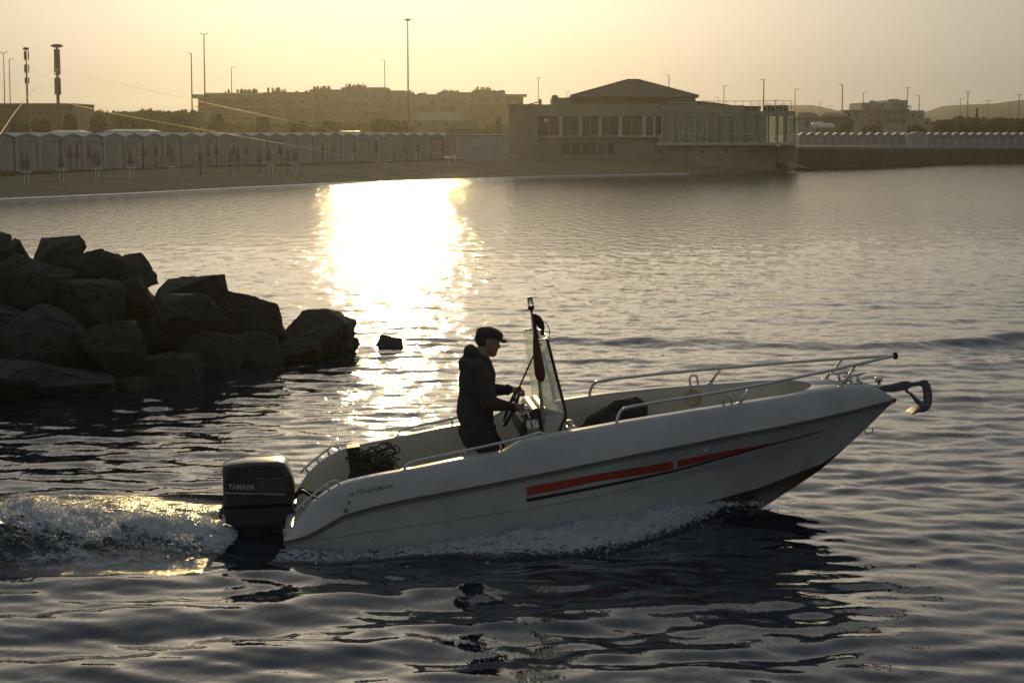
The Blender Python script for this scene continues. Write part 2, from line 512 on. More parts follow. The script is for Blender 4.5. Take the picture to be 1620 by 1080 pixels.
def hull_mesh():
    mb = MB()
    for sg in (-1, 1):
        rows = []
        for x in XS:
            zk, zc, yc, zr, yr = interp(T_KEEL, x), interp(T_CHZ, x), interp(T_CHY, x), interp(T_RUB, x), interp(T_BEAM, x)
            zc = max(zc, zk + .002)
            zr = max(zr, zc + .004)
            f = min(1.0, max(0.0, (4.3 - x) / .6))
            p = [(0.0, zk), (yc * .33, zk + (zc - zk) * .40), (yc * .36, zk + (zc - zk) * .36), (yc * .68, zk + (zc - zk) * .74), (yc * .71, zk + (zc - zk) * .70),
                 (yc - .03 * f * (yc > .1), zc - .004), (yc, zc)]
            zn = zc + (zr - zc) * .52 if x > 2.4 else None
            kz = interp([(-.05, .209), (1.45, .213), (2.4, .225), (3.4, .27), (4.3, .34), (4.99, .497)], x)
            kz = min(max(kz, zc + (zr - zc) * .15), zc + (zr - zc) * .8)
            st = .007 * f
            p += [(side_y(x, zc + (kz - zc) * .5) - st, zc + (kz - zc) * .5), (side_y(x, kz - .006) - st, kz - .006), (side_y(x, kz + .003), kz + .003)]
            for s in (.35, .7):
                z = kz + (zr - kz) * s
                p.append((side_y(x, z), z))
            p.append((yr, zr))
            rows.append([(x, sg * y, z) for y, z in p])
        mb.grid(rows if sg < 0 else [r[::-1] for r in rows])
        # transom
        r = rows[0] if sg < 0 else rows[0]
        n = len(mb.v)
        c = [(-0.05, 0.0, z) for (_, _, z) in r]
        mb.grid([r, c] if sg > 0 else [c, r])
    return mb
hull = hull_mesh().build("hull", M_gel, boat, smooth=True)
hull.data.materials.append(M_bottom)
for i_, p in enumerate(hull.data.polygons):        # dark red-brown below the chine
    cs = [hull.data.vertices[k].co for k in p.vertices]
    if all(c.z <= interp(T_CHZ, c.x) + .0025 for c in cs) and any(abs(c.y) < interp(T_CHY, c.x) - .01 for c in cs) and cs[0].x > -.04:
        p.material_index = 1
md = hull.modifiers.new("weld", 'WELD'); md.merge_threshold = .0006
md = hull.modifiers.new("split", 'EDGE_SPLIT'); md.split_angle = R(24)

FLOOR_Z = 0.02
def inner_pt(x):
    if x <= 3.85:
        return x, beam(x) * .97 - .135
    t = (x - 3.85) / (4.99 - 3.85) * math.pi / 2
    y0 = beam(3.85) * .97 - .135
    return 3.85 + .46 * math.sin(t), y0 * math.cos(t)
def deck_mesh():
    mb = MB()
    ins = []
    for sg in (-1, 1):
        rows = []
        for x in XS:
            zr, yr, zg = interp(T_RUB, x) + .012, interp(T_BEAM, x), gun(x)
            zg = max(zg, zr + .012)
            yg = yr * .97
            xi, yi = inner_pt(x)
            zi = gun(min(xi, x)) if x > 3.85 else zg
            r = min(.03, yg * .5, (zg - zr) * .4)
            p = [(x, yr + .002, zr), (x, (yr + yg) / 2 + .004, zr + (zg - zr) * .5), (x, yg + .002, zg - r), (x, yg - r * .3, zg - r * .3), (x, yg - r, zg)]
            crown = .018 * (1 if x > 4.3 else 0)
            for s in (.33, .66):
                xx, yy = x + (xi - x) * s, (yg - r) + (yi - yg + r) * s
                p.append((xx, yy, zg + (zi - zg) * s + crown * s))
            lip = .02
            p += [(xi, yi + .008, zi + .002), (xi, yi, zi - lip), (xi - .002, yi - .012, zi - .10)]
            fz = FLOOR_Z if x > .5 else FLOOR_Z + .14
            xo = min(xi, 4.0) if x > 3.85 else xi
            wy = min(yi, max(.0, side_y(xi, FLOOR_Z + .1) - .05))
            fz = max(fz, interp(T_KEEL, xi) + .1)
            p += [(xi - .01, max(.0, min(yi - .02, wy + .03)), fz + .14), (xi - .02, max(0.0, wy - .05), fz), (xi - .02, 0.0, fz)]
            rows.append([(a, sg * b, c) for a, b, c in p])
        mb.grid(rows if sg > 0 else [q[::-1] for q in rows])
    return mb
deck = deck_mesh().build("deck", [M_gel, M_liner], boat, smooth=True)
for p in deck.data.polygons:          # inner mould: the strips inside the coaming lip
    j = p.index % 12
    if (j >= 8 and p.index >= len(deck.data.polygons) // 2) or (j <= 3 and p.index < len(deck.data.polygons) // 2):
        p.material_index = 1
md = deck.modifiers.new("split", 'EDGE_SPLIT'); md.split_angle = R(38)

# rubbing strake
for sg in (-1, 1):
    pts = [(x, sg * (beam(x) + .006), interp(T_RUB, x) + .004) for x in XS]
    mb = MB().tube(pts, .0105, 8)
    mb.tube([(a, b + sg * .004, c - .022) for a, b, c in pts], .004, 6)
    mb.build("rub_rail", M_rub, boat, smooth=True)
MB().tube([(4.985, -.03, .50), (5.0, 0, .50), (4.985, .03, .50)], .018, 8).build("bow_fender", M_rub, boat, smooth=True)

def band(mb, xs, zlo, zhi, sg=-1, off=.004):
    rows = []
    for x in xs:
        lo, hi = interp(zlo, x), interp(zhi, x)
        rows.append([(x, sg * (side_y(x, lo + (hi - lo) * s) + off), lo + (hi - lo) * s) for s in (0, .5, 1)])
    mb.grid(rows if sg < 0 else [r[::-1] for r in rows])
for sg in (-1, 1):
    mb = MB(); band(mb, np.linspace(1.83, 3.0, 22), [(1.83, .321), (2.4, .347), (3.0, .334)], [(1.83, .394), (2.41, .411), (3.0, .403)], sg)
    mb.build("red_stripe", M_red, boat)
    mb = MB(); band(mb, np.linspace(3.032, 3.82, 16), [(3.03, .343), (3.48, .361), (3.82, .381)], [(3.03, .405), (3.48, .401), (3.82, .387)], sg)
    mb.build("red_stripe", M_red, boat)
    mb = MB(); band(mb, np.linspace(1.82, 4.3, 40), [(1.82, .272), (2.99, .307), (3.8, .365), (4.3, .382)], [(1.82, .301), (2.99, .327), (3.8, .380), (4.3, .390)], sg)
    mb.build("dark_stripe", M_dark, boat)

def text_mesh(body, size, depth, shear=0.0, spacing=1.0, bold=0.0):
    cu = bpy.data.curves.new("lettering", 'FONT')
    cu.body, cu.size, cu.extrude, cu.shear, cu.space_character, cu.offset = body, size, depth, shear, spacing, bold
    cu.resolution_u = 3
    o = bpy.data.objects.new("lettering", cu)
    COL.objects.link(o)
    bpy.context.view_layer.update()
    me = bpy.data.meshes.new_from_object(o.evaluated_get(bpy.context.evaluated_depsgraph_get()))
    bpy.data.objects.remove(o)
    return me
def place_text(name, me, o, ex, ey, width, height, mat, parent):
    """Map text mesh to origin o with unit directions ex, ey and given overall width and height."""
    co = np.array([v.co[:] for v in me.vertices])
    mn, mx = co.min(0), co.max(0)
    ex, ey = Vector(ex).normalized(), Vector(ey).normalized()
    ez = ex.cross(ey).normalized()
    for v in me.vertices:
        a = (v.co.x - mn[0]) / (mx[0] - mn[0]) * width
        b = (v.co.y - mn[1]) / (mx[1] - mn[1]) * height
        v.co = Vector(o) + ex * a + ey * b + ez * (v.co.z)
    me.materials.clear()
    return link(name, me, mat, parent)
def tp(x, z, off=.005): return Vector((x, -(top_y(x, z) + off), z))
o0, o1 = tp(.476, .507), tp(.827, .528)
place_text("lettering", text_mesh("16 FISHERMAN", .05, .0006, .32, 1.06, .0003), o0, o1 - o0, tp(.476, .547) - o0, (o1 - o0).length, .040, M_letter, boat)
for x, z, r in ((.478, .465, .012), (.443, .408, .018)):
    c = tp(x, z, 0)
    MB().lathe([(r, -.008), (r, .006), (r * .55, .007), (r * .5, .002)], 12, Matrix.Translation(c) @ Matrix.Rotation(R(90), 4, 'X')).build("drain_fitting", M_black, boat)
MB().lathe([(.02, -.004), (.02, .006), (.012, .006), (.012, .0)], 14, Matrix.Translation((3.27, -side_y(3.27, .455) - .002, .455)) @ Matrix.Rotation(R(90), 4, 'X')).build("through_hull_fitting", M_steel, boat)

# stern: transom top, motor well and the small bench
mb = MB()
mb.box(-.047, .03, -.80, .80, .05, .30)
o = mb.build("transom", M_gel, boat); bevel(o, .02, 3)
o = MB().box(.50, .80, -.70, .70, FLOOR_Z + .002, .40).build("stern_bench", M_liner, boat); bevel(o, .03, 3)
mb = MB().box(.52, .78, -.66, -.05, .402, .45).box(.52, .78, .05, .66, .402, .45)
o = mb.build("bench_cushion", M_bag, boat); bevel(o, .02, 3)

# handles on the sloping stern quarters, three feet each
for sg in (-1, 1):
    y = sg * .845
    top = smooth_path([(.07, y, .445), (.10, y, .475), (.21, y, .548), (.32, y, .612), (.37, y, .632), (.405, y, .628), (.42, y, .59)], 5)
    h = MB().tube(top, .009, 8).build("stern_handle", M_steel, boat, smooth=True)
    for x in (.12, .22, .32):
        zt = interp([(.07, .445), (.10, .475), (.21, .548), (.32, .612)], x)
        MB().tube([(x, y, zt), (x + .015, y, gun(x + .02) - .005)], .009, 8).build("foot", M_steel, h, smooth=True)
# grab rails along the gunwales
for sg in (-1, 1):
    y = sg * .855
    pts = smooth_path([(.926, y, .635), (.945, y, .675), (1.03, y, .700), (1.4, y, .726), (1.797, y, .758), (1.95, y, .778), (2.0, y, .782), (2.03, y, .755)], 6)
    h = MB().tube(pts, .0105, 8).build("grab_rail", M_steel, boat, smooth=True)
    for x in (1.4, 1.68):
        MB().tube([(x, y, .74), (x, y, gun(x) - .004)], .008, 8).build("foot", M_steel, h, smooth=True)
    MB().box(.90, .985, y - .025, y + .025, .641, .652).build("cleat_pad", M_steel, h)

# bow rail
for sg in (-1, 1):
    pts = smooth_path([(2.59, sg * .835, .762), (2.61, sg * .832, .82), (2.645, sg * .828, .862), (2.70, sg * .82, .876), (2.9, sg * .79, .881), (3.4, sg * .70, .876), (3.9, sg * .545, .872), (4.35, sg * .365, .870), (4.7, sg * .19, .868), (4.94, sg * .05, .866), (5.03, sg * .012, .864)], 5)
    h = MB().tube(pts, .0125, 10).build("bow_rail", M_steel, boat, smooth=True)
    for xb, xt in ((3.60, 3.70), (4.50, 4.66)):
        yb = sg * (beam(xb) * .97 - .05)
        yt = sg * interp([(3.4, .70), (3.9, .545), (4.35, .365), (4.7, .19)], xt)
        MB().tube([(xb, yb, gun(xb) - .004), (xt, yt, .868)], .011, 10).build("stanchion", M_steel, h, smooth=True)
        MB().lathe([(.026, 0), (.026, .006), (.014, .012)], 12, Matrix.Translation((xb, yb, gun(xb) - .001))).build("base_plate", M_steel, h, smooth=True)
mb = MB().lathe([(.016, -.02), (.03, -.012), (.03, .012), (.016, .02)], 12, Matrix.Translation((5.045, 0, .864)) @ Matrix.Rotation(R(90), 4, 'Y'))
mb.tube([(5.05, -.02, .848), (5.05, .02, .882)], .011, 6).tube([(5.05, .02, .848), (5.05, -.02, .882)], .011, 6)
mb.build("rail_end_knot", M_black, boat)

# foredeck fittings
def cleat(x, y, rz, sc=1.0):
    z = gun(min(x + .1, 4.6)) + .012
    Mx = Matrix.Translation((x, y, z)) @ Matrix.Rotation(rz, 4, 'Z')
    mb = MB().tube([Mx @ Vector((-.10*sc, 0, .058)), Mx @ Vector((-.06*sc, 0, .05)), Mx @ Vector((.06*sc, 0, .05)), Mx @ Vector((.10*sc, 0, .058))], [.006, .011, .011, .006], 8)
    for a in (-.032, .032):
        mb.tube([Mx @ Vector((a, 0, -.02)), Mx @ Vector((a, 0, .048))], [.016, .011], 8)
    mb.box(-.06, .06, -.018, .018, -.03, -.002, Mx)
    mb.build("mooring_cleat", M_steel, boat, smooth=True)
cleat(4.62, .12, R(-8)); cleat(4.66, -.10, R(10)); 
MB().lathe([(.028, 0), (.016, .01), (.013, .045), (.018, .05), (.030, .058), (.034, .07), (.028, .086), (.012, .09)], 12, Matrix.Translation((4.885, 0, .62))).build("mooring_post", M_steel, boat, smooth=True)
for sg, x in ((1, 3.47), (-1, 3.50)):
    y = sg * (beam(x) * .97 - .06)
    z = gun(x)
    pts = [(x - .032 + .0 * k, y, z) for k in (0,)] + [(x + .034 * math.cos(a), y, z + .045 + .034 * math.sin(a)) for a in np.linspace(math.pi, 0, 9)] + [(x + .032, y, z)]
    MB().tube(pts, .0085, 8).build("mooring_eye", M_steel, boat, smooth=True)
pts = [(4.72 + .034 - .034 * math.cos(a) * 1.0 + .004, 0, .285 - .034 * math.sin(a)) for a in np.linspace(-1.2, 3.6, 14)]
MB().tube([(p[0], p[1], p[2]) for p in pts], .006, 8).build("bow_eye", M_steel, boat, smooth=True)
mb = MB()
for sg in (-1, 1):
    mb.prism([(4.83, .600), (4.97, .575), (5.10, .575), (5.155, .60), (5.15, .632), (5.10, .640), (4.98, .628), (4.86, .632)], sg * .034 - .003, sg * .034 + .003)
mb.box(4.83, 5.02, -.031, .031, .590, .60)
br = mb.build("bow_roller", M_galv, boat)
MB().lathe([(.02, -.03), (.03, -.026), (.018, 0), (.03, .026), (.02, .03)], 12, Matrix.Translation((5.10, 0, .602)) @ Matrix.Rotation(R(90), 4, 'X')).build("roller", M_black, br, smooth=True)

# round hatch on the inside of the port bow side
c = Vector((3.43, inner_pt(3.43)[1] - .022, .665)); nrm = Vector((-.30, -.95, .02)).normalized()
Mx = Matrix.Translation(c) @ nrm.to_track_quat('Z', 'Y').to_matrix().to_4x4()
h = MB().lathe([(.074, -.02), (.074, .004), (.062, .012), (.058, .008), (.02, .009), (.012, .012)], 28, Mx).build("round_hatch", M_disc, boat, smooth=True)

# console, windscreen, light mast, wheel
cs = MB()
cs.prism([(2.06, FLOOR_Z), (2.06, .895), (2.10, .898), (2.245, .835), (2.25, .80), (2.165, .66), (2.13, .3), (2.12, FLOOR_Z)], -.41, .41)
con = cs.build("console", M_gel, boat); bevel(con, .018, 3)
mb = MB().prism([(1.90, FLOOR_Z + .02), (1.92, .60), (1.87, .72), (1.90, .80), (2.00, .90), (2.056, .90), (2.056, FLOOR_Z + .02)], -.385, .385)  # dash and aft side in black, the shade there put into the colour
d = mb.build("dashboard", M_black, con); bevel(d, .02, 2)
mb = MB()
for y in (-.26, -.17, .18, .27):
    mb.lathe([(.036, 0), (.036, .012), (.03, .016)], 14, Matrix.Translation((1.945, y, .852)) @ Matrix.Rotation(R(-45), 4, 'Y'))
mb.build("gauge", M_steel, con, smooth=True)
# steering wheel, seen nearly edge on
wc = Vector((1.865, 0.02, .885)); wax = Vector((-.86, 0, .51)).normalized()
Wm = Matrix.Translation(wc) @ wax.to_track_quat('Z', 'Y').to_matrix().to_4x4()
ring = [Wm @ Vector((.165 * math.cos(a), .165 * math.sin(a), 0)) for a in np.linspace(0, 2*math.pi, 33)]
sw = MB().tube(ring, .0135, 8, caps=False).build("steering_wheel", M_black, con, smooth=True)
mb = MB()
for k in range(3):
    a = k * 2 * math.pi / 3 + .5
    mb.tube([Wm @ Vector((0, 0, -.03)), Wm @ Vector((.08 * math.cos(a), .08 * math.sin(a), -.022)), Wm @ Vector((.158 * math.cos(a), .158 * math.sin(a), 0))], .011, 6)
mb.lathe([(.04, -.045), (.045, -.03), (.03, -.012)], 14, Wm)
mb.tube([Wm @ Vector((0, 0, -.04)), Wm @ Vector((0, 0, -.14))], .02, 8)
mb.build("spoke", M_steel, sw, smooth=True)
# throttle lever on the near side of the console
mb = MB().box(1.93, 2.03, -.42, -.387, .70, .82).tube([(1.975, -.43, .77), (1.955, -.45, .86), (1.945, -.45, .92)], .010, 8).lathe([(.02, 0), (.024, .015), (.018, .04), (.008, .045)], 10, Matrix.Translation((1.944, -.45, .905)))
mb.build("throttle", M_steel, con, smooth=True)
# windscreen: front pane with two side wings
M_glass = bpy.data.materials.new("weathered_acrylic")
M_glass.use_nodes = True
nt = M_glass.node_tree; nt.nodes.clear()
go = nt.nodes.new("ShaderNodeOutputMaterial")
tr = nt.nodes.new("ShaderNodeBsdfTransparent"); tr.inputs[0].default_value = (.93, .96, .94, 1)
tl = nt.nodes.new("ShaderNodeBsdfTranslucent"); tl.inputs[0].default_value = (.92, .95, .92, 1)
gl = nt.nodes.new("ShaderNodeBsdfGlossy"); gl.inputs["Roughness"].default_value = .12
tcn = nt.nodes.new("ShaderNodeTexCoord"); nz = nt.nodes.new("ShaderNodeTexNoise"); nz.inputs["Scale"].default_value = 14; nz.inputs["Detail"].default_value = 8
mp = nt.nodes.new("ShaderNodeMapRange"); mp.inputs[1].default_value = .35; mp.inputs[2].default_value = .7; mp.inputs[3].default_value = .15; mp.inputs[4].default_value = .58
m1 = nt.nodes.new("ShaderNodeMixShader"); m2 = nt.nodes.new("ShaderNodeMixShader"); m2.inputs[0].default_value = .08
L_ = nt.links.new
L_(tcn.outputs["Object"], nz.inputs["Vector"]); L_(nz.outputs[0], mp.inputs[0]); L_(mp.outputs[0], m1.inputs[0])
L_(tr.outputs[0], m1.inputs[1]); L_(tl.outputs[0], m1.inputs[2]); L_(m1.outputs[0], m2.inputs[1]); L_(gl.outputs[0], m2.inputs[2]); L_(m2.outputs[0], go.inputs[0])
def ws_out(z):      # front x at height z
    return 2.245 + (2.172 - 2.245) * (z - .84) / .60
rows = []
for z in np.linspace(.845, 1.44, 9):
    xf = ws_out(z)
    row = [(2.07 - .0 * z, -.435, z), (xf - .05, -.425, z)]
    for y in np.linspace(-.40, .40, 9):
        row.append((xf + .03 * (1 - (y / .4) ** 2), y, z))
    row += [(xf - .05, .425, z), (2.07, .435, z)]
    rows.append(row)
ws = MB().grid(rows).build("windscreen", M_glass, boat, smooth=True)
so = ws.modifiers.new("solid", 'SOLIDIFY'); so.thickness = .005
ws_frame = []
for y in (-.415, .415):
    ws_frame.append(MB().tube(smooth_path([(2.165, y * 1.0, .66), (2.215, y, .76), (2.25, y, .835), (2.215, y, 1.14), (2.178, y, 1.44)], 4), .012, 8).build("frame", M_black, ws, smooth=True))
MB().tube([rows[-1][i] for i in range(len(rows[-1]))], .007, 6).build("frame", M_steel, ws, smooth=True)
MB().tube([(1.85, -.40, .985), (2.035, -.41, 1.29), (2.07, -.43, 1.345)], .007, 8).build("stay", M_black, ws, smooth=True)
# all-round light mast
MAST_OFF = Vector((-.042, -.465, .056))
mb = MB().tube([(2.105, 0, .74), (2.118, 0, 1.2), (2.122, 0, 1.645)], [.016, .014, .011], 10)
mast = mb.build("light_mast", M_steel, boat, smooth=True, loc=MAST_OFF)
M_lens = principled("clear_lens", (.92, .93, .9), rough=.08, Transmission_Weight=.85, IOR=1.4)
Mx = Matrix.Translation((2.122, 0, 1.665))
MB().lathe([(.022, -.03), (.026, -.02), (.026, -.004), (.020, .0)], 14, Mx).build("lamp_base", M_black, mast, smooth=True)
MB().lathe([(.021, .001), (.023, .01), (.023, .05), (.015, .058)], 14, Mx).build("lamp_lens", M_lens, mast, smooth=True)
MB().lathe([(.024, .058), (.024, .066), (.01, .07)], 14, Mx).tube([Mx @ Vector((-.075, 0, -.028)), Mx @ Vector((.0, 0, -.024))], .004, 6).tube([Mx @ Vector((.02, 0, .064)), Mx @ Vector((.055, 0, .06))], .003, 6).build("lamp_cap", M_black, mast, smooth=True)
mb = MB().tube(smooth_path([(2.125, -.01, 1.60), (2.165, -.01, 1.57), (2.195, -.012, 1.52), (2.20, -.012, 1.47), (2.175, -.012, 1.45)], 5), .005, 6)
mb.tube(smooth_path([(2.18, -.012, 1.47), (2.20, -.012, 1.43), (2.235, -.012, 1.40), (2.24, -.012, 1.46), (2.225, -.012, 1.51), (2.19, -.012, 1.54)], 5), .004, 6)
mb.lathe([(.012, 0), (.018, .02), (.012, .05)], 8, Matrix.Translation((2.185, -.012, 1.425)))
mb.build("halyard_cord", M_black, mast, smooth=True)

# ---- outboard motor
mot = MB()
prof = [(-.525, .50), (-.508, .66), (-.500, .745), (-.475, .762), (-.30, .762), (-.05, .730), (.0, .712), (.022, .68), (.042, .59), (.050, .50), (.038, .42), (.02, .368), (-.25, .393), (-.545, .425)]
pc = Vector((-.24, 0, .57))
sl = [(-.185, .80), (-.18, .88), (-.165, .95), (-.13, .985), (0, 1.0), (.13, .985), (.165, .95), (.18, .88), (.185, .80)]
rings = [[(pc.x + (a - pc.x) * s, y, pc.z + (b - pc.z) * s) for a, b in prof] for y, s in sl]
mot.grid([r + [r[0]] for r in rings])
n0 = len(mot.v); k = len(prof)
mot.add([p for p in rings[0]] + [p for p in rings[-1]], [tuple(range(k)), tuple(range(2*k - 1, k - 1, -1))])
om = mot.build("outboard_motor", M_cowl, boat, smooth=True)
w_ = om.modifiers.new("weld", 'WELD'); w_.merge_threshold = .0005
bevel(om, .012, 3, 35)
mb = MB()
prof2 = [(-.552, .418), (.012, .362), (.02, .33), (-.02, .26), (-.118, .215), (-.49, .262), (-.585, .335), (-.590, .36)]
rings = [[(-.25 + (a + .25) * s, y, .32 + (b - .32) * s) for a, b in prof2] for y, s in [(-.165, .9), (-.15, .97), (0, 1), (.15, .97), (.165, .9)]]
mb.grid([r + [r[0]] for r in rings]); k = len(prof2)
mb.add(rings[0] + rings[-1], [tuple(range(k)), tuple(range(2*k-1, k-1, -1))])
o = mb.build("lower_cowl", M_black, om, smooth=True); bevel(o, .01, 2, 35)
rows = []
for z, x0, x1, w in ((.27, -.495, -.118, .115), (.10, -.492, -.125, .10), (-.04, -.482, -.15, .085), (-.15, -.395, -.19, .075), (-.33, -.38, -.20, .05), (-.5, -.36, -.2, .04)):
    rows.append([((x0 + x1) / 2 + (x1 - x0) / 2 * math.cos(a), w * (math.sin(a) if abs(math.sin(a)) < .9 else math.copysign(.95, math.sin(a))), z) for a in np.linspace(0, 2 * math.pi, 17)])
MB().grid(rows).build("midsection", M_black, om, smooth=True)
mb = MB().box(-.62, -.18, -.09, .09, -.36, -.345)
o = mb.build("cavitation_plate", M_black, om)
mb = MB()
for sg in (-1, 1):
    mb.prism([(-.125, .20), (-.10, .31), (.025, .33), (.03, .29), (-.048, .26), (-.052, .05), (-.07, -.10), (-.10, -.10)], sg * .13 - .018, sg * .13 + .018)
mb.tube([(-.11, -.14, .22), (-.11, .14, .22)], .022, 8).tube([(-.085, -.13, -.06), (-.085, .13, -.06)], .018, 8)
mb.box(-.20, -.10, -.07, .07, .12, .26)
mb.build("clamp_bracket", M_black, om, smooth=False)
# side panel, silver line and maker's lettering on the cowling side
for sg in (-1, 1):
    Y = sg * .1895
    P3 = lambda x, z: Vector((x, Y, z))
    v = [P3(-.245, .63), P3(-.012, .595), P3(-.03, .478), P3(-.25, .505)]
    mb = MB(); mb.add(v + [q + Vector((0, -sg * .01, 0)) for q in v], [(0, 1, 2, 3), (4, 5, 1, 0), (5, 6, 2, 1), (6, 7, 3, 2), (7, 4, 0, 3)])
    mb.build("side_panel", M_panel, om)
    v = [P3(-.497, .551), P3(-.03, .471), P3(-.03, .463), P3(-.497, .543)]
    mb = MB(); mb.add(v + [q + Vector((0, -sg * .012, 0)) for q in v], [(0, 1, 2, 3), (4, 5, 1, 0), (5, 6, 2, 1), (6, 7, 3, 2), (7, 4, 0, 3)])
    mb.build("silver_line", M_silver, om)
    a, b = (P3(-.470, .570), P3(-.262, .537)) if sg < 0 else (P3(-.262, .537), P3(-.470, .570))
    place_text("lettering", text_mesh("YAMAHA", .06, .001, .0, 1.0, .0012), a + Vector((0, sg * .001, 0)), b - a, P3(-.462, .625) - P3(-.470, .570), (b - a).length, .047, M_silver, om)
mb = MB()
for k in range(4):
    mb.tube(smooth_path([(.02, .05 - .04 * k, .39), (.10, .06 - .05 * k, .44 + .02 * (k % 2)), (.22, .02 - .08 * k, .40), (.42, .1 - .10 * k, .42), (.54, .12 - .1 * k, .44)], 5), .013, 7)
mb.build("cable_hose", M_black, om, smooth=True)
mb = MB().tube(smooth_path([(-.55, -.06, .30), (-.60, -.07, .245), (-.66, -.08, .185), (-.72, -.09, .10), (-.77, -.10, 0.02), (-.79, -.10, -.06)], 4), [.006] * 21, 6)
M_jet = principled("water_jet", (.9, .9, .9), rough=.08, Transmission_Weight=.6, IOR=1.33)
tag(mb.build("cooling_water_jet", M_jet, om, smooth=True), kind="stuff")

# ---------------------------------------------------------------- things carried in the boat
def in_boat(name, label, cat, **k):
    o = empty(name, label=label, cat=cat, **k)
    o.matrix_world = BMAT
    return o
# anchor hanging on the bow roller
an = in_boat("anchor", "grey claw anchor hanging out over the bow roller", "anchor")
MB().prism([(4.90, .596), (5.06, .618), (5.14, .624), (5.285, .628), (5.296, .612), (5.275, .588), (5.15, .592), (5.06, .596), (4.90, .578)], -.010, .010).build("shank", M_galv, an)
rows = []
arm = [(5.235, .612, .018, .03), (5.275, .598, .022, .036), (5.280, .52, .028, .034), (5.274, .445, .045, .034), (5.25, .412, .075, .03), (5.20, .398, .105, .024), (5.16, .402, .12, .012), (5.11, .375, .13, .005)]
for i, (x, z, hw, th) in enumerate(arm):
    nx, nz_ = (arm[min(i+1, 7)][0] - arm[max(i-1, 0)][0], arm[min(i+1, 7)][1] - arm[max(i-1, 0)][1])
    l = math.hypot(nx, nz_); px_, pz_ = -nz_ / l, nx / l
    rows.append([(x + px_ * th, -hw * .7, z + pz_ * th), (x + px_ * th * .6, 0, z + pz_ * th * .6), (x + px_ * th, hw * .7, z + pz_ * th), (x - px_ * th, hw, z - pz_ * th), (x - px_ * th, 0, z - pz_ * th), (x - px_ * th, -hw, z - pz_ * th), (x + px_ * th, -hw * .7, z + pz_ * th)])
MB().grid(rows).build("fluke", M_galv, an, smooth=True).modifiers.new("sub", 'SUBSURF').levels = 1
mb = MB()
for sg in (-1, 1):
    mb.add([(5.115, sg * .02, .560), (5.13, sg * .03, .535), (5.205, sg * .10, .43), (5.265, sg * .08, .425), (5.20, sg * .05, .47), (5.15, sg * .012, .54)] + [(5.115, sg * .012, .560), (5.13, sg * .02, .535), (5.205, sg * .088, .425), (5.265, sg * .07, .42), (5.20, sg * .04, .465), (5.15, sg * .005, .54)],
           [(0, 1, 2, 3, 4, 5), (11, 10, 9, 8, 7, 6)] + [(i, (i+1) % 6, 6 + (i+1) % 6, 6 + i) for i in range(6)])
mb.build("claw", M_galv, an)
MB().tube([(5.10, -.02, .575), (5.12, 0, .545), (5.10, .02, .575)], .011, 6).build("shackle", M_galv, an, smooth=True)

# folded flag tied to the light mast
rows = []
for z, x0, x1, d in ((1.60, 2.118, 2.135, .02), (1.55, 2.117, 2.150, .03), (1.48, 2.116, 2.145, .03), (1.40, 2.105, 2.150, .035), (1.30, 2.095, 2.158, .045), (1.20, 2.088, 2.165, .05), (1.13, 2.085, 2.168, .05), (1.09, 2.092, 2.160, .045), (1.065, 2.110, 2.145, .03)):
    row = []
    for k in range(21):
        a = 2 * math.pi * k / 20
        w = 1 + .16 * math.sin(5 * a + z * 9) + .08 * math.sin(9 * a - z * 14)
        row.append(((x0 + x1) / 2 + (x1 - x0) / 2 * math.cos(a) * w, d * math.sin(a) * w, z))
    rows.append(row)
fl = in_boat("flag", "dark red flag furled and tied round the light mast", "flag")
link("cloth", MB().grid(rows).mesh("cloth"), M_flag, fl, smooth=True, loc=MAST_OFF).modifiers.new("sub", 'SUBSURF').render_levels = 1
MB().tube([(2.118, -.03, 1.36), (2.165, -.03, 1.355), (2.165, .03, 1.355), (2.1, .03, 1.36), (2.1, -.03, 1.36)], .004, 6).build("tie_cord", M_black, fl, smooth=True, loc=MAST_OFF)
rows = []
for z, x0, x1, d in ((1.60, 2.135, 2.150, .012), (1.575, 2.135, 2.185, .02), (1.53, 2.14, 2.205, .022), (1.49, 2.155, 2.208, .02), (1.468, 2.18, 2.20, .01)):
    rows.append([((x0 + x1) / 2 + (x1 - x0) / 2 * math.cos(a), -.02 + d * math.sin(a), z) for a in np.linspace(0, 2 * math.pi, 13)])
pn = in_boat("pouch", "small black cloth pouch hanging at the mast head", "bag")
link("cloth", MB().grid(rows).mesh("cloth"), M_bag, pn, smooth=True, loc=MAST_OFF)

# cloth bundle in the bow
def blob(name, mat, parent, spheres, voxel=.012, disp=.0, scale=.08, smooth_it=4):
    """Overlapping ellipsoids (centre, radii) fused into one surface."""
    bm = bmesh.new()
    for c, r in spheres:
        bmesh.ops.create_icosphere(bm, subdivisions=3, radius=1.0, matrix=Matrix.Translation(c) @ Matrix.Diagonal((*r, 1)))
    me = bpy.data.meshes.new(name); bm.to_mesh(me); bm.free()
    o = link(name, me, mat, parent, smooth=True)
    m = o.modifiers.new("fuse", 'REMESH'); m.mode = 'VOXEL'; m.voxel_size = voxel; m.use_smooth_shade = True
    m = o.modifiers.new("relax", 'SMOOTH'); m.iterations = smooth_it
    if disp:
        tx = bpy.data.textures.new(name + "_folds", 'CLOUDS'); tx.noise_scale = scale
        m = o.modifiers.new("folds", 'DISPLACE'); m.texture = tx; m.strength = disp; m.mid_level = .5
    return o
bg_ = in_boat("duffel_bag", "black cloth bag slumped against the inside of the bow", "bag")
blob("cloth", M_bag, bg_, [((2.50, .30, .40), (.22, .26, .20)), ((2.66, .34, .50), (.22, .24, .21)), ((2.82, .38, .60), (.18, .20, .17)), ((2.90, .38, .68), (.105, .12, .10)), ((2.7, .2, .2), (.35, .3, .2))], .015, .05, .12)
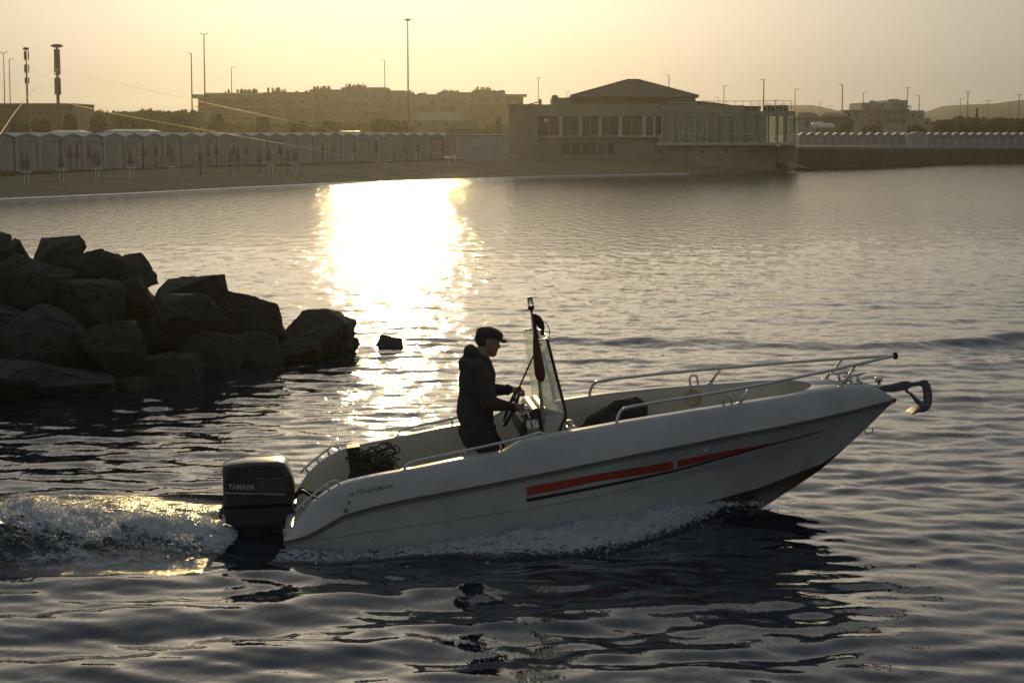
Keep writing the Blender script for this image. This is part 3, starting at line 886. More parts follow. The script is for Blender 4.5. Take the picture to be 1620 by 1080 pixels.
# white jug in front of the console
jg = in_boat("jug", "small whitish plastic jug with a cap beside the console", "jug")
o = MB().box(2.245, 2.335, -.36, -.24, .40, .715).build("body", M_jug, jg); bevel(o, .022, 3)
MB().lathe([(.022, .0), (.022, .02), (.026, .021), (.026, .045), (.02, .047)], 12, Matrix.Translation((2.285, -.30, .714))).build("cap", M_jug, jg, smooth=True)
# fishing clutter heaped on the stern bench
bx = in_boat("tackle_box", "dark square tackle box standing on the stern bench", "box")
o = MB().box(.50, .60, -.06, .12, .452, .715).build("body", M_black, bx); bevel(o, .012, 2)
o = MB().box(.494, .606, -.066, .126, .717, .745).build("lid", M_black, bx); bevel(o, .006, 2)
nt_ = in_boat("rope_heap", "tangled dark rope and net heaped at the stern", "rope")
rr = random.Random(4)
mb = MB()
for k in range(9):
    c = Vector((.68 + rr.uniform(-.10, .14), rr.uniform(-.45, .35), .50 + rr.uniform(0, .13)))
    pts = []
    ph = rr.uniform(0, 6)
    for i in range(26):
        a = i * .75 + ph
        pts.append(c + Vector((math.cos(a) * (.09 + .03 * math.sin(i)), math.sin(a) * (.15 + .04 * math.cos(i * 1.7)), .004 * i + .02 * math.sin(i * 2.1 + k))))
    mb.tube(smooth_path(pts, 3), .0055, 6)
link("rope", mb.mesh("rope"), M_rope, nt_, smooth=True)
blob("net", M_bag, nt_, [((.66, -.28, .50), (.13, .20, .12)), ((.58, -.05, .48), (.10, .16, .10)), ((.76, .02, .50), (.10, .12, .14)), ((.72, .1, .48), (.13, .24, .10)), ((.64, .30, .50), (.12, .18, .12))], .012, .05, .05)
# ---------------------------------------------------------------- beach cabins, parasols, tables
def UX(u, D): return (u - 810.0) / FPX * D / math.cos(PITCH) * math.cos(PITCH)
def VZ(v, D): return pix(810, v, D).z
def px_x(u, D): return pix(u, HORIZ, D).x
ORD = "first second third fourth fifth sixth seventh eighth ninth tenth eleventh twelfth thirteenth fourteenth fifteenth sixteenth seventeenth eighteenth nineteenth twentieth twenty-first twenty-second twenty-third twenty-fourth twenty-fifth twenty-sixth twenty-seventh twenty-eighth twenty-ninth thirtieth".split()
M_cabin = principled("cabin_paint", (.44, .415, .39), rough=.6, noise=(2.2, .14), bump=(30, .15, .004))
M_cabroof = principled("cabin_roof", (.50, .49, .47), rough=.5, noise=(3, .1))
M_door = principled("cabin_door", (.34, .31, .30), rough=.6, noise=(5, .18))
M_wood = principled("dark_wood", (.10, .065, .035), rough=.8, noise=(6, .3))
M_cab2 = principled("cabin_paint_grey", (.25, .26, .29), rough=.6, noise=(2.2, .14))

def cabin_proto(name, w, h_eave, h_ridge, dep, mat):
    root = empty(name)
    MB().box(-w/2 + .03, w/2 - .03, 0, dep, 0, h_eave).prism([(-w/2 + .03, h_eave), (w/2 - .03, h_eave), (0, h_ridge - .05)], 0, dep).build("wall", mat, root)
    mb = MB()
    for s in (-1, 1):
        p = [(0, h_ridge), (s * (w/2 + .0), h_eave + .01), (s * (w/2 + .0), h_eave - .05), (0, h_ridge - .06)]
        mb.prism(p if s < 0 else p[::-1], -.16, dep + .16)
    mb.build("roof", M_cabroof, root)
    MB().box(-w*.27, w*.27, -.025, .02, .04, h_eave * .86).build("door", M_door, root)
    for s in (-1, 1):
        MB().box(s*w/2 - .035, s*w/2 + .035, -.13, -.06, 0, h_eave - .02).build("post", mat, root)
    MB().box(-w/2 + .036, w/2 - .036, -.125, -.065, h_eave * .90, h_eave * .90 + .05).build("beam", mat, root)
    return root
n_l = 28
w = (ROW_B - ROW_A).length / n_l
zb = 1.0
proto = cabin_proto("beach_cabin", w, 1.86, 2.11, 2.2, M_cabin)
ang = math.atan2(ROW_D.y, ROW_D.x)
for i in range(-3, n_l):
    o = proto if i == -3 else copy_tree(proto)
    p = ROW_A + ROW_D * (w * (i + .5))
    o.location = (p.x, p.y, zb)
    o.rotation_euler = (0, 0, ang)
    tag(o, ("white gabled beach cabin, %s from the left photo edge in the long left row" % ORD[i]) if i >= 0 else "white gabled beach cabin of the left row, %s outside the left photo edge" % ORD[-1 - i], "beach cabin", "white beach cabins in the long left row")
# low boarded walk in front of the cabins
Mw = Matrix.Translation((ROW_A.x, ROW_A.y, 0)) @ Matrix.Rotation(ang, 4, 'Z')
MB().box(-12, 57.2, -1.9, -.25, .80, 1.005, Mw).build("boardwalk", M_wood)["kind"] = "structure"

# fence of upright panels between the cabins and the pavilion
fence = empty("panel_fence", (0, 0, 0), label="pale upright panel fence between the left cabins and the pavilion", cat="fence")
D = 157.0
u = 720
while u < 806:
    MB().box(px_x(u, D), px_x(u + 8.0, D), D, D + .06, 1.0, VZ(216, D)).build("panel", M_cabin, fence)
    MB().box(px_x(u + 8.15, D), px_x(u + 9.35, D), D - .04, D + .10, 1.0, VZ(214.5, D)).build("post", M_cabin, fence)
    u += 9.6
MB().box(px_x(719, D), px_x(806, D), D - .05, D + .12, VZ(214, D), VZ(212.2, D)).build("rail", M_cabroof, fence)

# right hand row on the seawall
D2 = 216.0
n_r = 27
w = (px_x(1628, D2) - px_x(1264, D2)) / n_r
proto = cabin_proto("beach_cabin", w, VZ(214, D2) - 1.2, VZ(209.5, D2) - 1.2, 1.6, M_cab2)
for i in range(n_r):
    o = proto if i == 0 else copy_tree(proto)
    o.location = (px_x(1264, D2) + w * (i + .5), D2, 1.2)
    tag(o, "small grey beach cabin, %s from the pavilion in the right row on the seawall" % ORD[i], "beach cabin", "grey beach cabins above the seawall")
big = cabin_proto("beach_cabin", w * 2.3, VZ(213, D2 - 3) - 1.2, VZ(208.6, D2 - 3) - 1.2, 1.6, M_cabin)
big.location = (px_x(1452, D2 - 3), D2 - 3, 1.2)
tag(big, "larger pale cabin with a rounded white roof standing out of the right row", "beach cabin")
# parapet and seawall of dark upright piles
M_par = principled("parapet_concrete", (.26, .26, .28), rough=.8, noise=(1.2, .2))
M_pile = principled("dark_pile", (.022, .018, .014), rough=.85, noise=(3, .35))
sw_ = empty("seawall", (0, 0, 0), label="dark seawall of upright piles under the right row of cabins", cat="seawall")
def wall_y(u): return interp([(1262, 171), (1330, 174), (1390, 180), (1500, 200), (1640, 213)], u)
u = 1262.0
while u < 1640:
    a, b = pix(u, 240, wall_y(u)), pix(u + 9.0, 240, wall_y(u + 9))
    tpz = VZ(235.5 + .5 * mnoise.noise(Vector((u, 0, 0))), wall_y(u))
    q = mnoise.noise(Vector((u * .7, 3, 1))) * .12
    mb = MB(); mb.add([(a.x, a.y + q, -.6), (b.x, b.y + q, -.6), (b.x, b.y + .9, -.6), (a.x, a.y + .9, -.6), (a.x, a.y + q, tpz), (b.x, b.y + q, tpz), (b.x, b.y + .9, tpz), (a.x, a.y + .9, tpz)],
                      [(3,2,1,0),(4,5,6,7),(0,1,5,4),(1,2,6,5),(2,3,7,6),(3,0,4,7)])
    mb.build("pile", M_pile, sw_)
    u += 9.6
u = 1262.0
while u < 1640:
    a, b = pix(u, 232, wall_y(u) + .95), pix(u + 27.0, 232, wall_y(u + 27) + .95)
    t0, t1 = VZ(231.5, wall_y(u)), VZ(231.5, wall_y(u + 27))
    mb = MB(); mb.add([(a.x, a.y, .2), (b.x, b.y, .2), (b.x, b.y + 44, .2), (a.x, a.y + 44, .2), (a.x, a.y, t0), (b.x, b.y, t1), (b.x, b.y + 44, t1 - .2), (a.x, a.y + 44, t0 - .2)], [(3,2,1,0),(4,5,6,7),(0,1,5,4),(1,2,6,5),(2,3,7,6),(3,0,4,7)])
    mb.build("coping_slab", M_par, sw_)
    u += 27.15

# furled parasols
M_para = principled("parasol_cloth", (.17, .10, .09), rough=.9, noise=(8, .25))
M_para2 = principled("parasol_cloth_plum", (.12, .045, .05), rough=.9, noise=(8, .25))
def parasol_proto():
    root = empty("furled_parasol")
    rows = []
    for z, r in ((.70, .02), (.72, .115), (.80, .13), (.98, .10), (1.2, .065), (1.42, .035), (1.5, .012)):
        rows.append([(r * math.cos(a) * (1 + .22 * math.cos(6 * a)), r * math.sin(a) * (1 + .22 * math.cos(6 * a)), z) for a in np.linspace(0, 2 * math.pi, 25)])
    MB().grid(rows).build("canopy", M_para, root, smooth=True)
    MB().tube([(0, 0, 0), (0, 0, 1.56)], .022, 6).build("pole", M_wood, root, smooth=True)
    return root
PAR = [(38, 112, "left of the first close pair of furled parasols near the left edge"), (45.5, 112.4, "right of the first close pair of furled parasols near the left edge"), (99.5, 113, "alone between the first two white tables"),
       (113.7, 126.5, "before the cabins, left of three high furled parasols"), (124.7, 126.5, "before the cabins, middle of three high furled parasols"), (145, 126.5, "before the cabins, right of three high furled parasols"),
       (152, 113, "left of the pair beside the third white table"), (158.5, 113.4, "right of the pair beside the third white table"), (208, 114, "standing behind the fourth white table"),
       (229.5, 126.5, "high up before the cabins, just right of the fourth table"), (249, 126.5, "high up before the cabins, under the lower fishing line's start"), (270, 126.5, "high up before the cabins, behind a nearer furled one"),
       (275.5, 117, "nearer, overlapping a higher one behind it"), (319, 119, "nearer, left of the pair under the tall double lamp"), (331, 126.5, "high before the cabins, under the tall double lamp"), (344.5, 126.5, "high before the cabins, just right of the tall double lamp"),
       (366, 120, "nearer, below the single lamp on the apartment roof"), (371.5, 126.5, "high before the cabins below the single roof lamp"), (378.5, 120.5, "nearer, right one below the single roof lamp"), (392, 126.5, "high before the cabins where the lower line crosses the roofs"),
       (412, 121, "nearer, left of two under the first chimney clusters"), (427.5, 121.5, "nearer, right of two under the first chimney clusters"), (445, 126.5, "high before the cabins beneath the lower fishing line"), (456, 122, "nearer, left of two beneath the fishing lines"), (467.5, 122, "nearer, right of two beneath the fishing lines"),
       (512, 126.5, "left of the cabin row's middle before the sun glitter"), (530, 126.5, "second before the cabins above the sun glitter"), (562, 126.5, "third before the cabins above the sun glitter"), (596, 126.5, "straight above the brightest shore glitter"), (640, 126.5, "below the tall mast lamp before the cabins"), (662, 126.5, "right of the tall mast lamp before the cabins"), (700, 126.5, "at the right end of the long cabin row")]
proto = parasol_proto()
for i, (u, D, lab) in enumerate(PAR):
    o = proto if i == 0 else copy_tree(proto)
    p = row_pt(u, 1.1 if D > 126 else 5.2 + .25 * (i % 3))
    o.location = (p.x, p.y, 1.005 if D > 126 else sand_z(p.x, p.y) + .03)
    o.rotation_euler = (0, 0, i * .7)
    tag(o, "dark furled parasol " + lab, "parasol", "furled parasols along the beach")
# small white tables on posts
M_white = principled("white_plastic", (.75, .74, .72), rough=.4, noise=(6, .06))
def table_proto():
    root = empty("beach_table")
    MB().lathe([(.28, .62), (.30, .63), (.30, .655), (.28, .66)], 18).build("tabletop", M_white, root, smooth=False)
    MB().tube([(-.09, 0, 0), (-.09, 0, .622)], .03, 6).build("leg", M_white, root)
    MB().tube([(.09, 0, 0), (.09, 0, .622)], .03, 6).build("leg", M_white, root)
    return root
proto = table_proto()
for i, (u, v, D, lab) in enumerate(((44, 279, 108, "nearest the left photo edge"), (100, 278, 109, "below the lone furled parasol"), (156, 277, 110, "beside the second close pair of parasols"), (210, 275, 112, "fourth from the left, below a furled parasol"), (273, 272, 116, "under the start of the lower fishing line"), (430, 267, 121, "right of the two parasols under the chimneys"), (468, 266, 122, "beneath the crossing of the fishing lines"), (612, 261, 125, "above the brightest glitter on the shore"), (708, 260, 125, "at the right end of the cabin row"), (812, 255, 134, "on the sand left of the pavilion"))):
    o = proto if i == 0 else copy_tree(proto)
    p = row_pt(u, 6.2) if u < 800 else Vector((px_x(u, 150), 150))
    o.location = (p.x, p.y, sand_z(p.x, p.y) - .01)
    tag(o, "small white beach table " + lab, "table", "white tables on the beach")

# ---------------------------------------------------------------- beach pavilion
M_pav = principled("pavilion_plaster", (.30, .265, .20), rough=.75, noise=(.7, .12), bump=(12, .12, .01))
M_pavroof = principled("pavilion_roof", (.13, .09, .07), rough=.7, noise=(1.2, .2), bump=(5, .3, .03))
M_pane = principled("dark_window_glass", (.03, .03, .028), rough=.12, spec=.6, noise=(.4, .3))
M_trim = principled("pale_trim", (.52, .48, .40), rough=.6, noise=(1.5, .12))
M_rail = principled("white_rail", (.62, .61, .58), rough=.45, noise=(6, .1))
M_clear = bpy.data.materials.new("clear_veranda_glass"); M_clear.use_nodes = True
nt = M_clear.node_tree; nt.nodes.clear()
go = nt.nodes.new("ShaderNodeOutputMaterial"); tr = nt.nodes.new("ShaderNodeBsdfTransparent"); tr.inputs[0].default_value = (.74, .82, .70, 1)
gl = nt.nodes.new("ShaderNodeBsdfGlossy"); gl.inputs["Roughness"].default_value = .05
mx = nt.nodes.new("ShaderNodeMixShader"); mx.inputs[0].default_value = .12
nt.links.new(tr.outputs[0], mx.inputs[1]); nt.links.new(gl.outputs[0], mx.inputs[2]); nt.links.new(mx.outputs[0], go.inputs[0])
PD = 158.0
pav = empty("beach_pavilion", (px_x(1030, PD), PD, 1.0), label="large pale beach pavilion with a wide hipped roof and glazed veranda over the water", cat="building")
pm = Matrix.Translation(-pav.location)
def PX(u): return px_x(u, PD)
def PZ(v): return VZ(v, PD)
def pbox(name, u0, u1, v0, v1, d0, d1, mat, parent=None, bev=0):
    """Box between photo columns u0..u1 and rows v0 (top)..v1 (bottom), from d0 to d1 metres behind the front line."""
    o = MB().box(PX(u0), PX(u1), PD + d0, PD + d1, PZ(v1), PZ(v0), pm).build(name, mat, parent or pav)
    return o
# lower storey with its bays
pbox("wall", 805, 851, 165, 252, .0, 13, M_pav)                     # tall left block
pbox("wall", 851.2, 1045, 215.2, 252, .3, 12, M_pav)               # plinth wall
pbox("fascia", 851.2, 1045, 165.5, 184, .0, 12, M_pav)
pbox("wall", 851.2, 1045, 184.2, 215, 5.2, 12, M_pav)              # back of the arcade
for a, b in ((884.5, 890), (916, 921), (947, 952), (978.5, 984), (1016, 1022), (1033.5, 1037)):
    pbox("pillar", a, b, 184.05, 215.1, .05, .6, M_trim)
for a, b in ((852, 884.3), (890.2, 915.8), (921.2, 946.8), (952.2, 978.3), (984.2, 1015.8), (1022.2, 1033.3)):
    f = pbox("window", a, b, 185, 214.8, .42, .50, M_pane)
    m_ = (a + b) / 2
    pbox("mullion", m_ - .5, m_ + .5, 185.2, 214.6, .36, .415, M_trim, None) if b - a > 20 else None
pbox("ledge", 851.5, 1046, 214.6, 217.0, -.25, .28, M_trim)
for a, b in ((888, 902), (905, 918), (921, 934), (936, 943), (948, 957), (962, 972)):
    pbox("doorway", a, b, 227, 243.5, .22, .29, M_pane)
pbox("window_glint", 861.5, 866, 187.5, 193.5, .30, .41, principled("window_reflection", (.85, .82, .66), rough=.2, noise=(6, .05)))  # pale pane with a window glint put into its colour
# upper drum and hipped roof
pbox("wall", 908, 1104, 151.5, 165.4, 2.2, 13, M_pav)
pbox("wall", 874, 907.8, 154, 165.4, 2.0, 10, M_pav)
mb = MB(); mb.prism([(PX(874) , PZ(154)), (PX(874), PZ(151)), (PX(877), PZ(149.5)), (PX(883), PZ(150.5)), (PX(884), PZ(154))], PD + 1.9, PD + 4, 'y', pm); mb.build("parapet", M_pav, pav)
e0, e1, r0, r1 = PX(903), PX(1107), PX(1000), PX(1018)
y0, y1, ym0, ym1 = PD + 1.2, PD + 15.5, PD + 6.6, PD + 10
ze_, zr_ = PZ(151.6), PZ(123.5)
mb = MB()
V = [Vector(p) for p in ((e0, y0, ze_), (e1, y0, ze_), (e1, y1, ze_), (e0, y1, ze_), (r0, ym0, zr_), (r1, ym0, zr_), (r1, ym1, zr_), (r0, ym1, zr_), (e0, y0, ze_ - .14), (e1, y0, ze_ - .14), (e1, y1, ze_ - .14), (e0, y1, ze_ - .14))]
mb.add([pm @ p for p in V], [(0, 1, 5, 4), (1, 2, 6, 5), (2, 3, 7, 6), (3, 0, 4, 7), (4, 5, 6, 7), (0, 8, 9, 1), (1, 9, 10, 2), (2, 10, 11, 3), (3, 11, 8, 0), (8, 11, 10, 9)])
roof = mb.build("roof", M_pavroof, pav)
for a, b in ((0, 4), (1, 5), (4, 5), (5, 6), (2, 6), (3, 7)):
    MB().tube([pm @ (V[a] + Vector((0, 0, .03))), pm @ (V[b] + Vector((0, 0, .03)))], .07, 6).build("ridge_tile", M_pavroof, roof)
# roof course lines as raised battens
for k in range(1, 9):
    t = k / 9
    a, b = V[0].lerp(V[4], t), V[1].lerp(V[5], t)
    MB().tube([pm @ (a + Vector((.1, -.0, .015))), pm @ (b + Vector((-.1, 0, .015)))], .022, 4).build("roof_seam", M_pavroof, roof)
# right wing: fascia, veranda of glass, railing, curved base with portholes
pbox("fascia", 1045.2, 1176, 166.8, 178.5, -.3, 10, M_pav)
pbox("fascia", 1176.2, 1257, 176.2, 182.5, -.4, 9, M_pav)
pbox("fascia", 1045.2, 1176, 178.7, 182.5, -.1, 9, M_trim)
pbox("floor_slab", 1037, 1259, 225.2, 229.5, -1.3, 9, M_trim)
M_terr = M_pav
pbox("wall", 1045.2, 1228, 182.7, 225, 6.0, 6.3, M_pav)            # back of the veranda, open at its right end
for u in (1046, 1062, 1079, 1098, 1117, 1137, 1157, 1177, 1196, 1214, 1229, 1243, 1256):
    pbox("post", u, u + 1.8, 182.6, 225.1, -.28, -.10, M_trim if u < 1120 else M_wood)
for a, b in ((1048, 1061.8), (1064, 1078.8), (1081, 1097.8), (1100, 1116.8), (1119, 1136.8), (1139, 1156.8), (1159, 1176.8), (1179, 1195.8), (1198, 1213.8), (1216, 1228.8), (1231, 1242.8), (1245, 1255.8)):
    pbox("pane", a, b, 182.8, 212.5, -.20, -.17, M_clear)
pbox("pane", 1257, 1257.3, 182.8, 224, .0, 6, M_clear)
for u in (1060, 1074, 1092, 1110, 1133, 1150, 1172):
    pbox("curtain", u, u + 5, 186, 224, 2.0, 2.2, M_trim)
for u, w_ in ((1068, 7), (1085, 9), (1104, 6), (1126, 8), (1186, 9), (1205, 6), (1236, 3), (1248, 3)):
    pbox("inner_pillar", u, u + w_, 182.7, 225, 3.0, 3.4, M_wood)
rl = pbox("handrail", 1040, 1258, 212.8, 214.0, -1.22, -1.14, M_rail)
for v in (216.5, 219.2, 222):
    pbox("rail_bar", 1040, 1258, v, v + .7, -1.20, -1.16, M_rail, rl)
for u in np.arange(1040, 1259, 10.9):
    pbox("baluster", u, u + .8, 214.1, 225.1, -1.24, -1.17, M_rail, rl)
mb = MB()
prow = []
for u in np.linspace(1010, 1233, 24):
    t = (u - 1010) / 223
    d = 1.6 - 2.4 * math.sin(math.pi * t) ** .6
    prow.append((PX(u), PD + d))
pts = prow + [(PX(1233), PD + 7), (PX(1010), PD + 7)]
mb.prism([(a, b) for a, b in pts], -.3, PZ(229.7), 'z', pm); base = mb.build("base_wall", M_pav, pav)
for u in (1043, 1075, 1110.5, 1148, 1181, 1207):
    t = (u - 1010) / 223
    y = PD + 1.6 - 2.4 * math.sin(math.pi * t) ** .6
    Mx = pm @ Matrix.Translation((PX(u), y - .02, PZ(240))) @ Matrix.Rotation(R(90), 4, 'X')
    p_ = MB().lathe([(.25, -.1), (.25, .04), (.20, .05), (.19, .02)], 18, Mx).build("porthole", M_trim, pav, smooth=False)
    MB().lathe([(.19, .0), (.19, .025)], 18, Mx).build("pane", M_pane, p_)
pbox("wall", 1233.2, 1266, 232, 258, 1.5, 9, M_pav)
pbox("wall", 1258, 1266, 224, 231.8, 2.5, 9, M_pav)
# roof terrace: railing, planters, sloping slab
tr_ = pbox("terrace_rail", 1107, 1253, 159.6, 160.5, .2, .27, M_rail)
for u in np.arange(1110, 1253, 12.9):
    pbox("baluster", u, u + .7, 160.6, 176, .2, .26, M_rail, tr_)
for v in (164.5, 169):
    pbox("rail_bar", 1190, 1253, v, v + .5, .21, .25, M_rail, tr_)
mb = MB(); mb.prism([(PX(1104.5), PZ(159)), (PX(1135), PZ(161.5)), (PX(1175), PZ(167.5)), (PX(1188), PZ(170)), (PX(1188), PZ(176)), (PX(1104.5), PZ(166.6))], PD + 2.5, PD + 9, 'y', pm); mb.build("awning", M_pavroof, pav)
lk = MB().tube([pm @ Vector((PX(1060), PD - .2, PZ(162.5))), pm @ Vector((PX(1100), PD - .2, PZ(162.5)))], .03, 5).build("terrace_rail", M_rail, pav)
for u in (1060, 1075, 1092, 1100):
    pbox("baluster", u, u + .8, 162.6, 166.7, -.22, -.15, M_rail, lk)
pbox("roof_box", 853.5, 857.5, 156, 165.3, 3, 3.6, M_wood)
MB().tube([pm @ Vector((PX(834), PD + 3, PZ(165.2))), pm @ Vector((PX(853), PD + 3.2, PZ(160.5)))], .05, 6).build("roof_strut", M_wood, pav)

# ---------------------------------------------------------------- town buildings behind
M_apt = principled("apartment_plaster", (.30, .24, .17), rough=.8, noise=(.25, .18))
M_apt2 = principled("hotel_plaster", (.32, .31, .29), rough=.8, noise=(.3, .15))
M_brick = principled("brown_render", (.20, .13, .09), rough=.85, noise=(.4, .2))
M_slabs = principled("balcony_slab", (.38, .31, .23), rough=.8, noise=(.5, .12))
M_tile = principled("roof_tiles", (.16, .09, .06), rough=.8, noise=(1.5, .25), bump=(4, .4, .05))
def block(name, label, D, parts, windows, chimneys=(), slabs=(), mat=M_apt, group=None, cat="building", depth=12):
    u0 = parts[0][0]
    root = empty(name, (px_x((parts[0][0] + parts[0][1]) / 2, D), D, 1.0), label=label, cat=cat, group=group)
    M_ = Matrix.Translation(-root.location)
    X_ = lambda u: px_x(u, D)
    Z_ = lambda v: VZ(v, D)
    for k, (a, b, vt, d0) in enumerate(parts):
        MB().box(X_(a), X_(b), D + d0, D + d0 + depth, 0.6, Z_(vt), M_).build("wall", mat, root)
    for (a, b, vt, vb, d0) in windows:
        f = MB().box(X_(a), X_(b), D + d0 - .10, D + d0 + .05, Z_(vb), Z_(vt), M_).build("window", M_pane, root)
        MB().box(X_(a) - .1, X_(b) + .1, D + d0 - .22, D + d0 - .004, Z_(vb) - .12, Z_(vb) - .006, M_).build("sill", M_slabs, f)
    for (u, w, vt, vb, d0) in chimneys:
        MB().box(X_(u), X_(u + w), D + d0, D + d0 + .9, Z_(vb) - .3, Z_(vt), M_).build("chimney", mat, root)
    for (a, b, vt, vb, d0, d1) in slabs:
        MB().box(X_(a), X_(b), D + d0, D + d1, Z_(vb), Z_(vt), M_).build("balcony", M_slabs, root)
    return root
def win_row(us, w, vt, vb, d0): return [(u, u + w, vt, vb, d0) for u in us]
def chim(u0, u1, vt, vb, d0, seed):
    r = random.Random(seed); out = []; u = u0
    while u < u1:
        w = r.choice((1.3, 2.2, 3.2)); out.append((u, w, vt + r.uniform(-1.2, 2.2), vb, d0)); u += w + r.choice((.6, 1.5, 2.6))
    out.append((u0, u1 - u0, vb - 2.6, vb, d0 + .2))
    return out
AD = 330.0
block("apartment_building", "long brown apartment block with a jutting roof slab above the left cabins", AD,
      [(314, 418, 150.5, 0), (418.2, 452, 146.5, -1.0), (452.2, 492, 145.8, .4)],
      win_row([326, 345, 366, 387, 405], 7, 157, 163.5, 0) + win_row([326, 345, 366, 387, 405], 7, 171, 177.5, 0) + win_row([326, 345, 366, 387, 405], 7, 185, 191.5, 0) + win_row([424, 438], 7, 158, 164.5, -1) + win_row([424, 438], 7, 172, 178.5, -1) + win_row([458, 474], 7, 158, 164.5, .4) + win_row([458, 474], 7, 172, 178.5, .4),
      chim(376, 402, 140.5, 147.2, 3, 1) + chim(427, 450, 138.8, 146.5, 3, 2) + [(352, 2, 144.5, 149, 3), (357, 2.2, 141, 149, 3), (371, 2.4, 141, 148.5, 3), (420, 2.6, 138, 146.5, 3), (465, 3, 143, 146, 3), (480, 4, 142.6, 146, 3)],
      [(308, 418, 154.5, 156, -2.2, 1), (312, 418, 168.5, 169.6, -1.6, 1), (312, 418, 183, 184, -1.6, 1), (418.5, 452, 170, 171, -2.2, -1.1), (452.4, 492, 170, 171, -.9, .3), (308, 322, 149.8, 154.3, -2.2, 1), (324.5, 418, 146.9, 150.4, 1, 11)], M_brick, "apartment blocks behind the beach")
block("apartment_building", "stepped brown apartment block with the highest chimney rows, middle of the three", AD + 8,
      [(490, 541, 141.8, 0), (541.2, 612, 138.6, -1.2), (612.2, 642, 143.2, .5)],
      win_row([498, 512, 526], 7, 151, 157.5, 0) + win_row([498, 512, 526], 7, 165, 171.5, 0) + win_row([498, 512, 526], 7, 179, 185.5, 0) + win_row([548, 562, 576, 590], 7, 149, 155.5, -1.2) + win_row([548, 562, 576, 590], 7, 163, 169.5, -1.2) + win_row([548, 562, 576, 590], 7, 177, 183.5, -1.2) + win_row([618, 630], 6, 153, 159, .5) + win_row([618, 630], 6, 167, 173, .5),
      chim(493, 521, 135.0, 142, 3, 3) + chim(545, 577, 132.2, 138.8, 3, 4) + [(590, 4, 137.6, 139, 3)] + [(610, 6, 140, 144, 3)],
      [(488, 541, 161.5, 162.5, -1.4, -.1), (488, 541, 175.5, 176.5, -1.4, -.1), (541.4, 612, 159.5, 160.5, -2.4, -1.3), (541.4, 612, 173.5, 174.5, -2.4, -1.3), (612.4, 642, 163.5, 164.5, -.6, .4)], M_apt, "apartment blocks behind the beach")
block("apartment_building", "brown apartment block right of the tall mast lamp, ending left of the pavilion", AD + 4,
      [(642.2, 692, 149.2, 0), (692.2, 746, 146.2, -1.0), (746.2, 799, 143.6, 0), (799.2, 828, 150.2, .6)],
      win_row([650, 666, 680], 7, 160, 166.5, 0) + win_row([650, 666, 680], 7, 174, 180.5, 0) + win_row([700, 714, 730], 7, 156, 162.5, -1) + win_row([700, 714, 730], 7, 170, 176.5, -1) + win_row([754, 768, 784], 7, 155, 161.5, 0) + win_row([754, 768, 784], 7, 169, 175.5, 0) + win_row([754, 768, 784], 7, 183, 189.5, 0) + win_row([805, 816], 6, 160, 166, .6),
      chim(646, 654, 142.8, 149, 3, 5) + chim(660, 673, 146.5, 149.4, 3, 9) + chim(697, 724, 141.2, 146.4, 3, 6) + chim(750, 777, 137.6, 143.8, 3, 7) + [(780, 3, 141.5, 143.8, 3), (790, 7, 142.2, 143.8, 3)],
      [(640, 692, 169.5, 170.5, -1.4, -.1), (692.4, 746, 166, 167, -2.2, -1.1), (746.4, 799, 165, 166, -1.4, -.1), (746.4, 799, 179, 180, -1.4, -.1), (797, 833.5, 149.2, 152.4, -.6, 9)], M_apt, "apartment blocks behind the beach")
glz = principled("bright_metal_sheet", (.8, .78, .72), rough=.25, metal=.9, noise=(2, .05))
def skylight(name, label, u, v, w, D, tilt):
    x, z = px_x(u, D), VZ(v, D)
    o = MB().box(-w / 2, w / 2, -.45, .45, -.03, .03).build(name, glz, None, loc=(x, D, z))
    o.rotation_euler = (R(tilt), 0, 0)
    return tag(o, label, "roof panel")
# the panel low houses
def house(name, label, D, u0, u1, ve, vr, depth, mat, rmat, cat="house", base=1.0, wins=(), hip=.0):
    root = empty(name, (px_x((u0 + u1) / 2, D), D, base), label=label, cat=cat)
    M_ = Matrix.Translation(-root.location)
    x0, x1, ze, zr = px_x(u0, D), px_x(u1, D), VZ(ve, D), VZ(vr, D)
    MB().box(x0, x1, D, D + depth, base - .3, ze, M_).build("wall", mat, root)
    h = hip * (x1 - x0)
    ov = .25
    V = [(x0 - ov, D - ov, ze), (x1 + ov, D - ov, ze), (x1 + ov, D + depth + ov, ze), (x0 - ov, D + depth + ov, ze), (x0 + h, D + depth * .5, zr), (x1 - h, D + depth * .5, zr)]
    V += [(a, b, c - .12) for a, b, c in V[:4]]
    MB().add([M_ @ Vector(p) for p in V], [(0, 1, 5, 4), (1, 2, 5), (2, 3, 4, 5), (3, 0, 4), (0, 6, 7, 1), (1, 7, 8, 2), (2, 8, 9, 3), (3, 9, 6, 0), (6, 9, 8, 7)]).build("roof", rmat, root)
    for (a, b, vt, vb) in wins:
        MB().box(px_x(a, D), px_x(b, D), D - .06, D + .05, VZ(vb, D), VZ(vt, D), M_).build("window", M_pane, root)
    return root
house("low_house", "low house with a pale lean roof before the brown apartment block", 250, 652, 722, 190, 177.5, 8, M_apt, M_slabs, wins=((660, 668, 194, 201), (680, 688, 194, 201), (700, 708, 194, 201)), hip=.12)
house("hut", "dark hut with a low hipped roof left of the parked white car", 210, 706, 762, 204, 190, 7, M_brick, M_tile, hip=.42)
house("low_house", "low house with a dark tiled roof right of the pavilion", 250, 1262, 1300, 187, 177.5, 8, M_apt2, M_tile, wins=((1272, 1279, 193, 203),), hip=.2)
house("low_house", "dark roofed low house left of the hotel", 258, 1300, 1342, 184, 178, 8, M_brick, M_tile, hip=.3)
house("low_house", "low pale shed with a thin bright roof behind the left cabins", 165, 170, 232, 207.5, 204.5, 5, M_brick, M_cabroof, hip=.05)
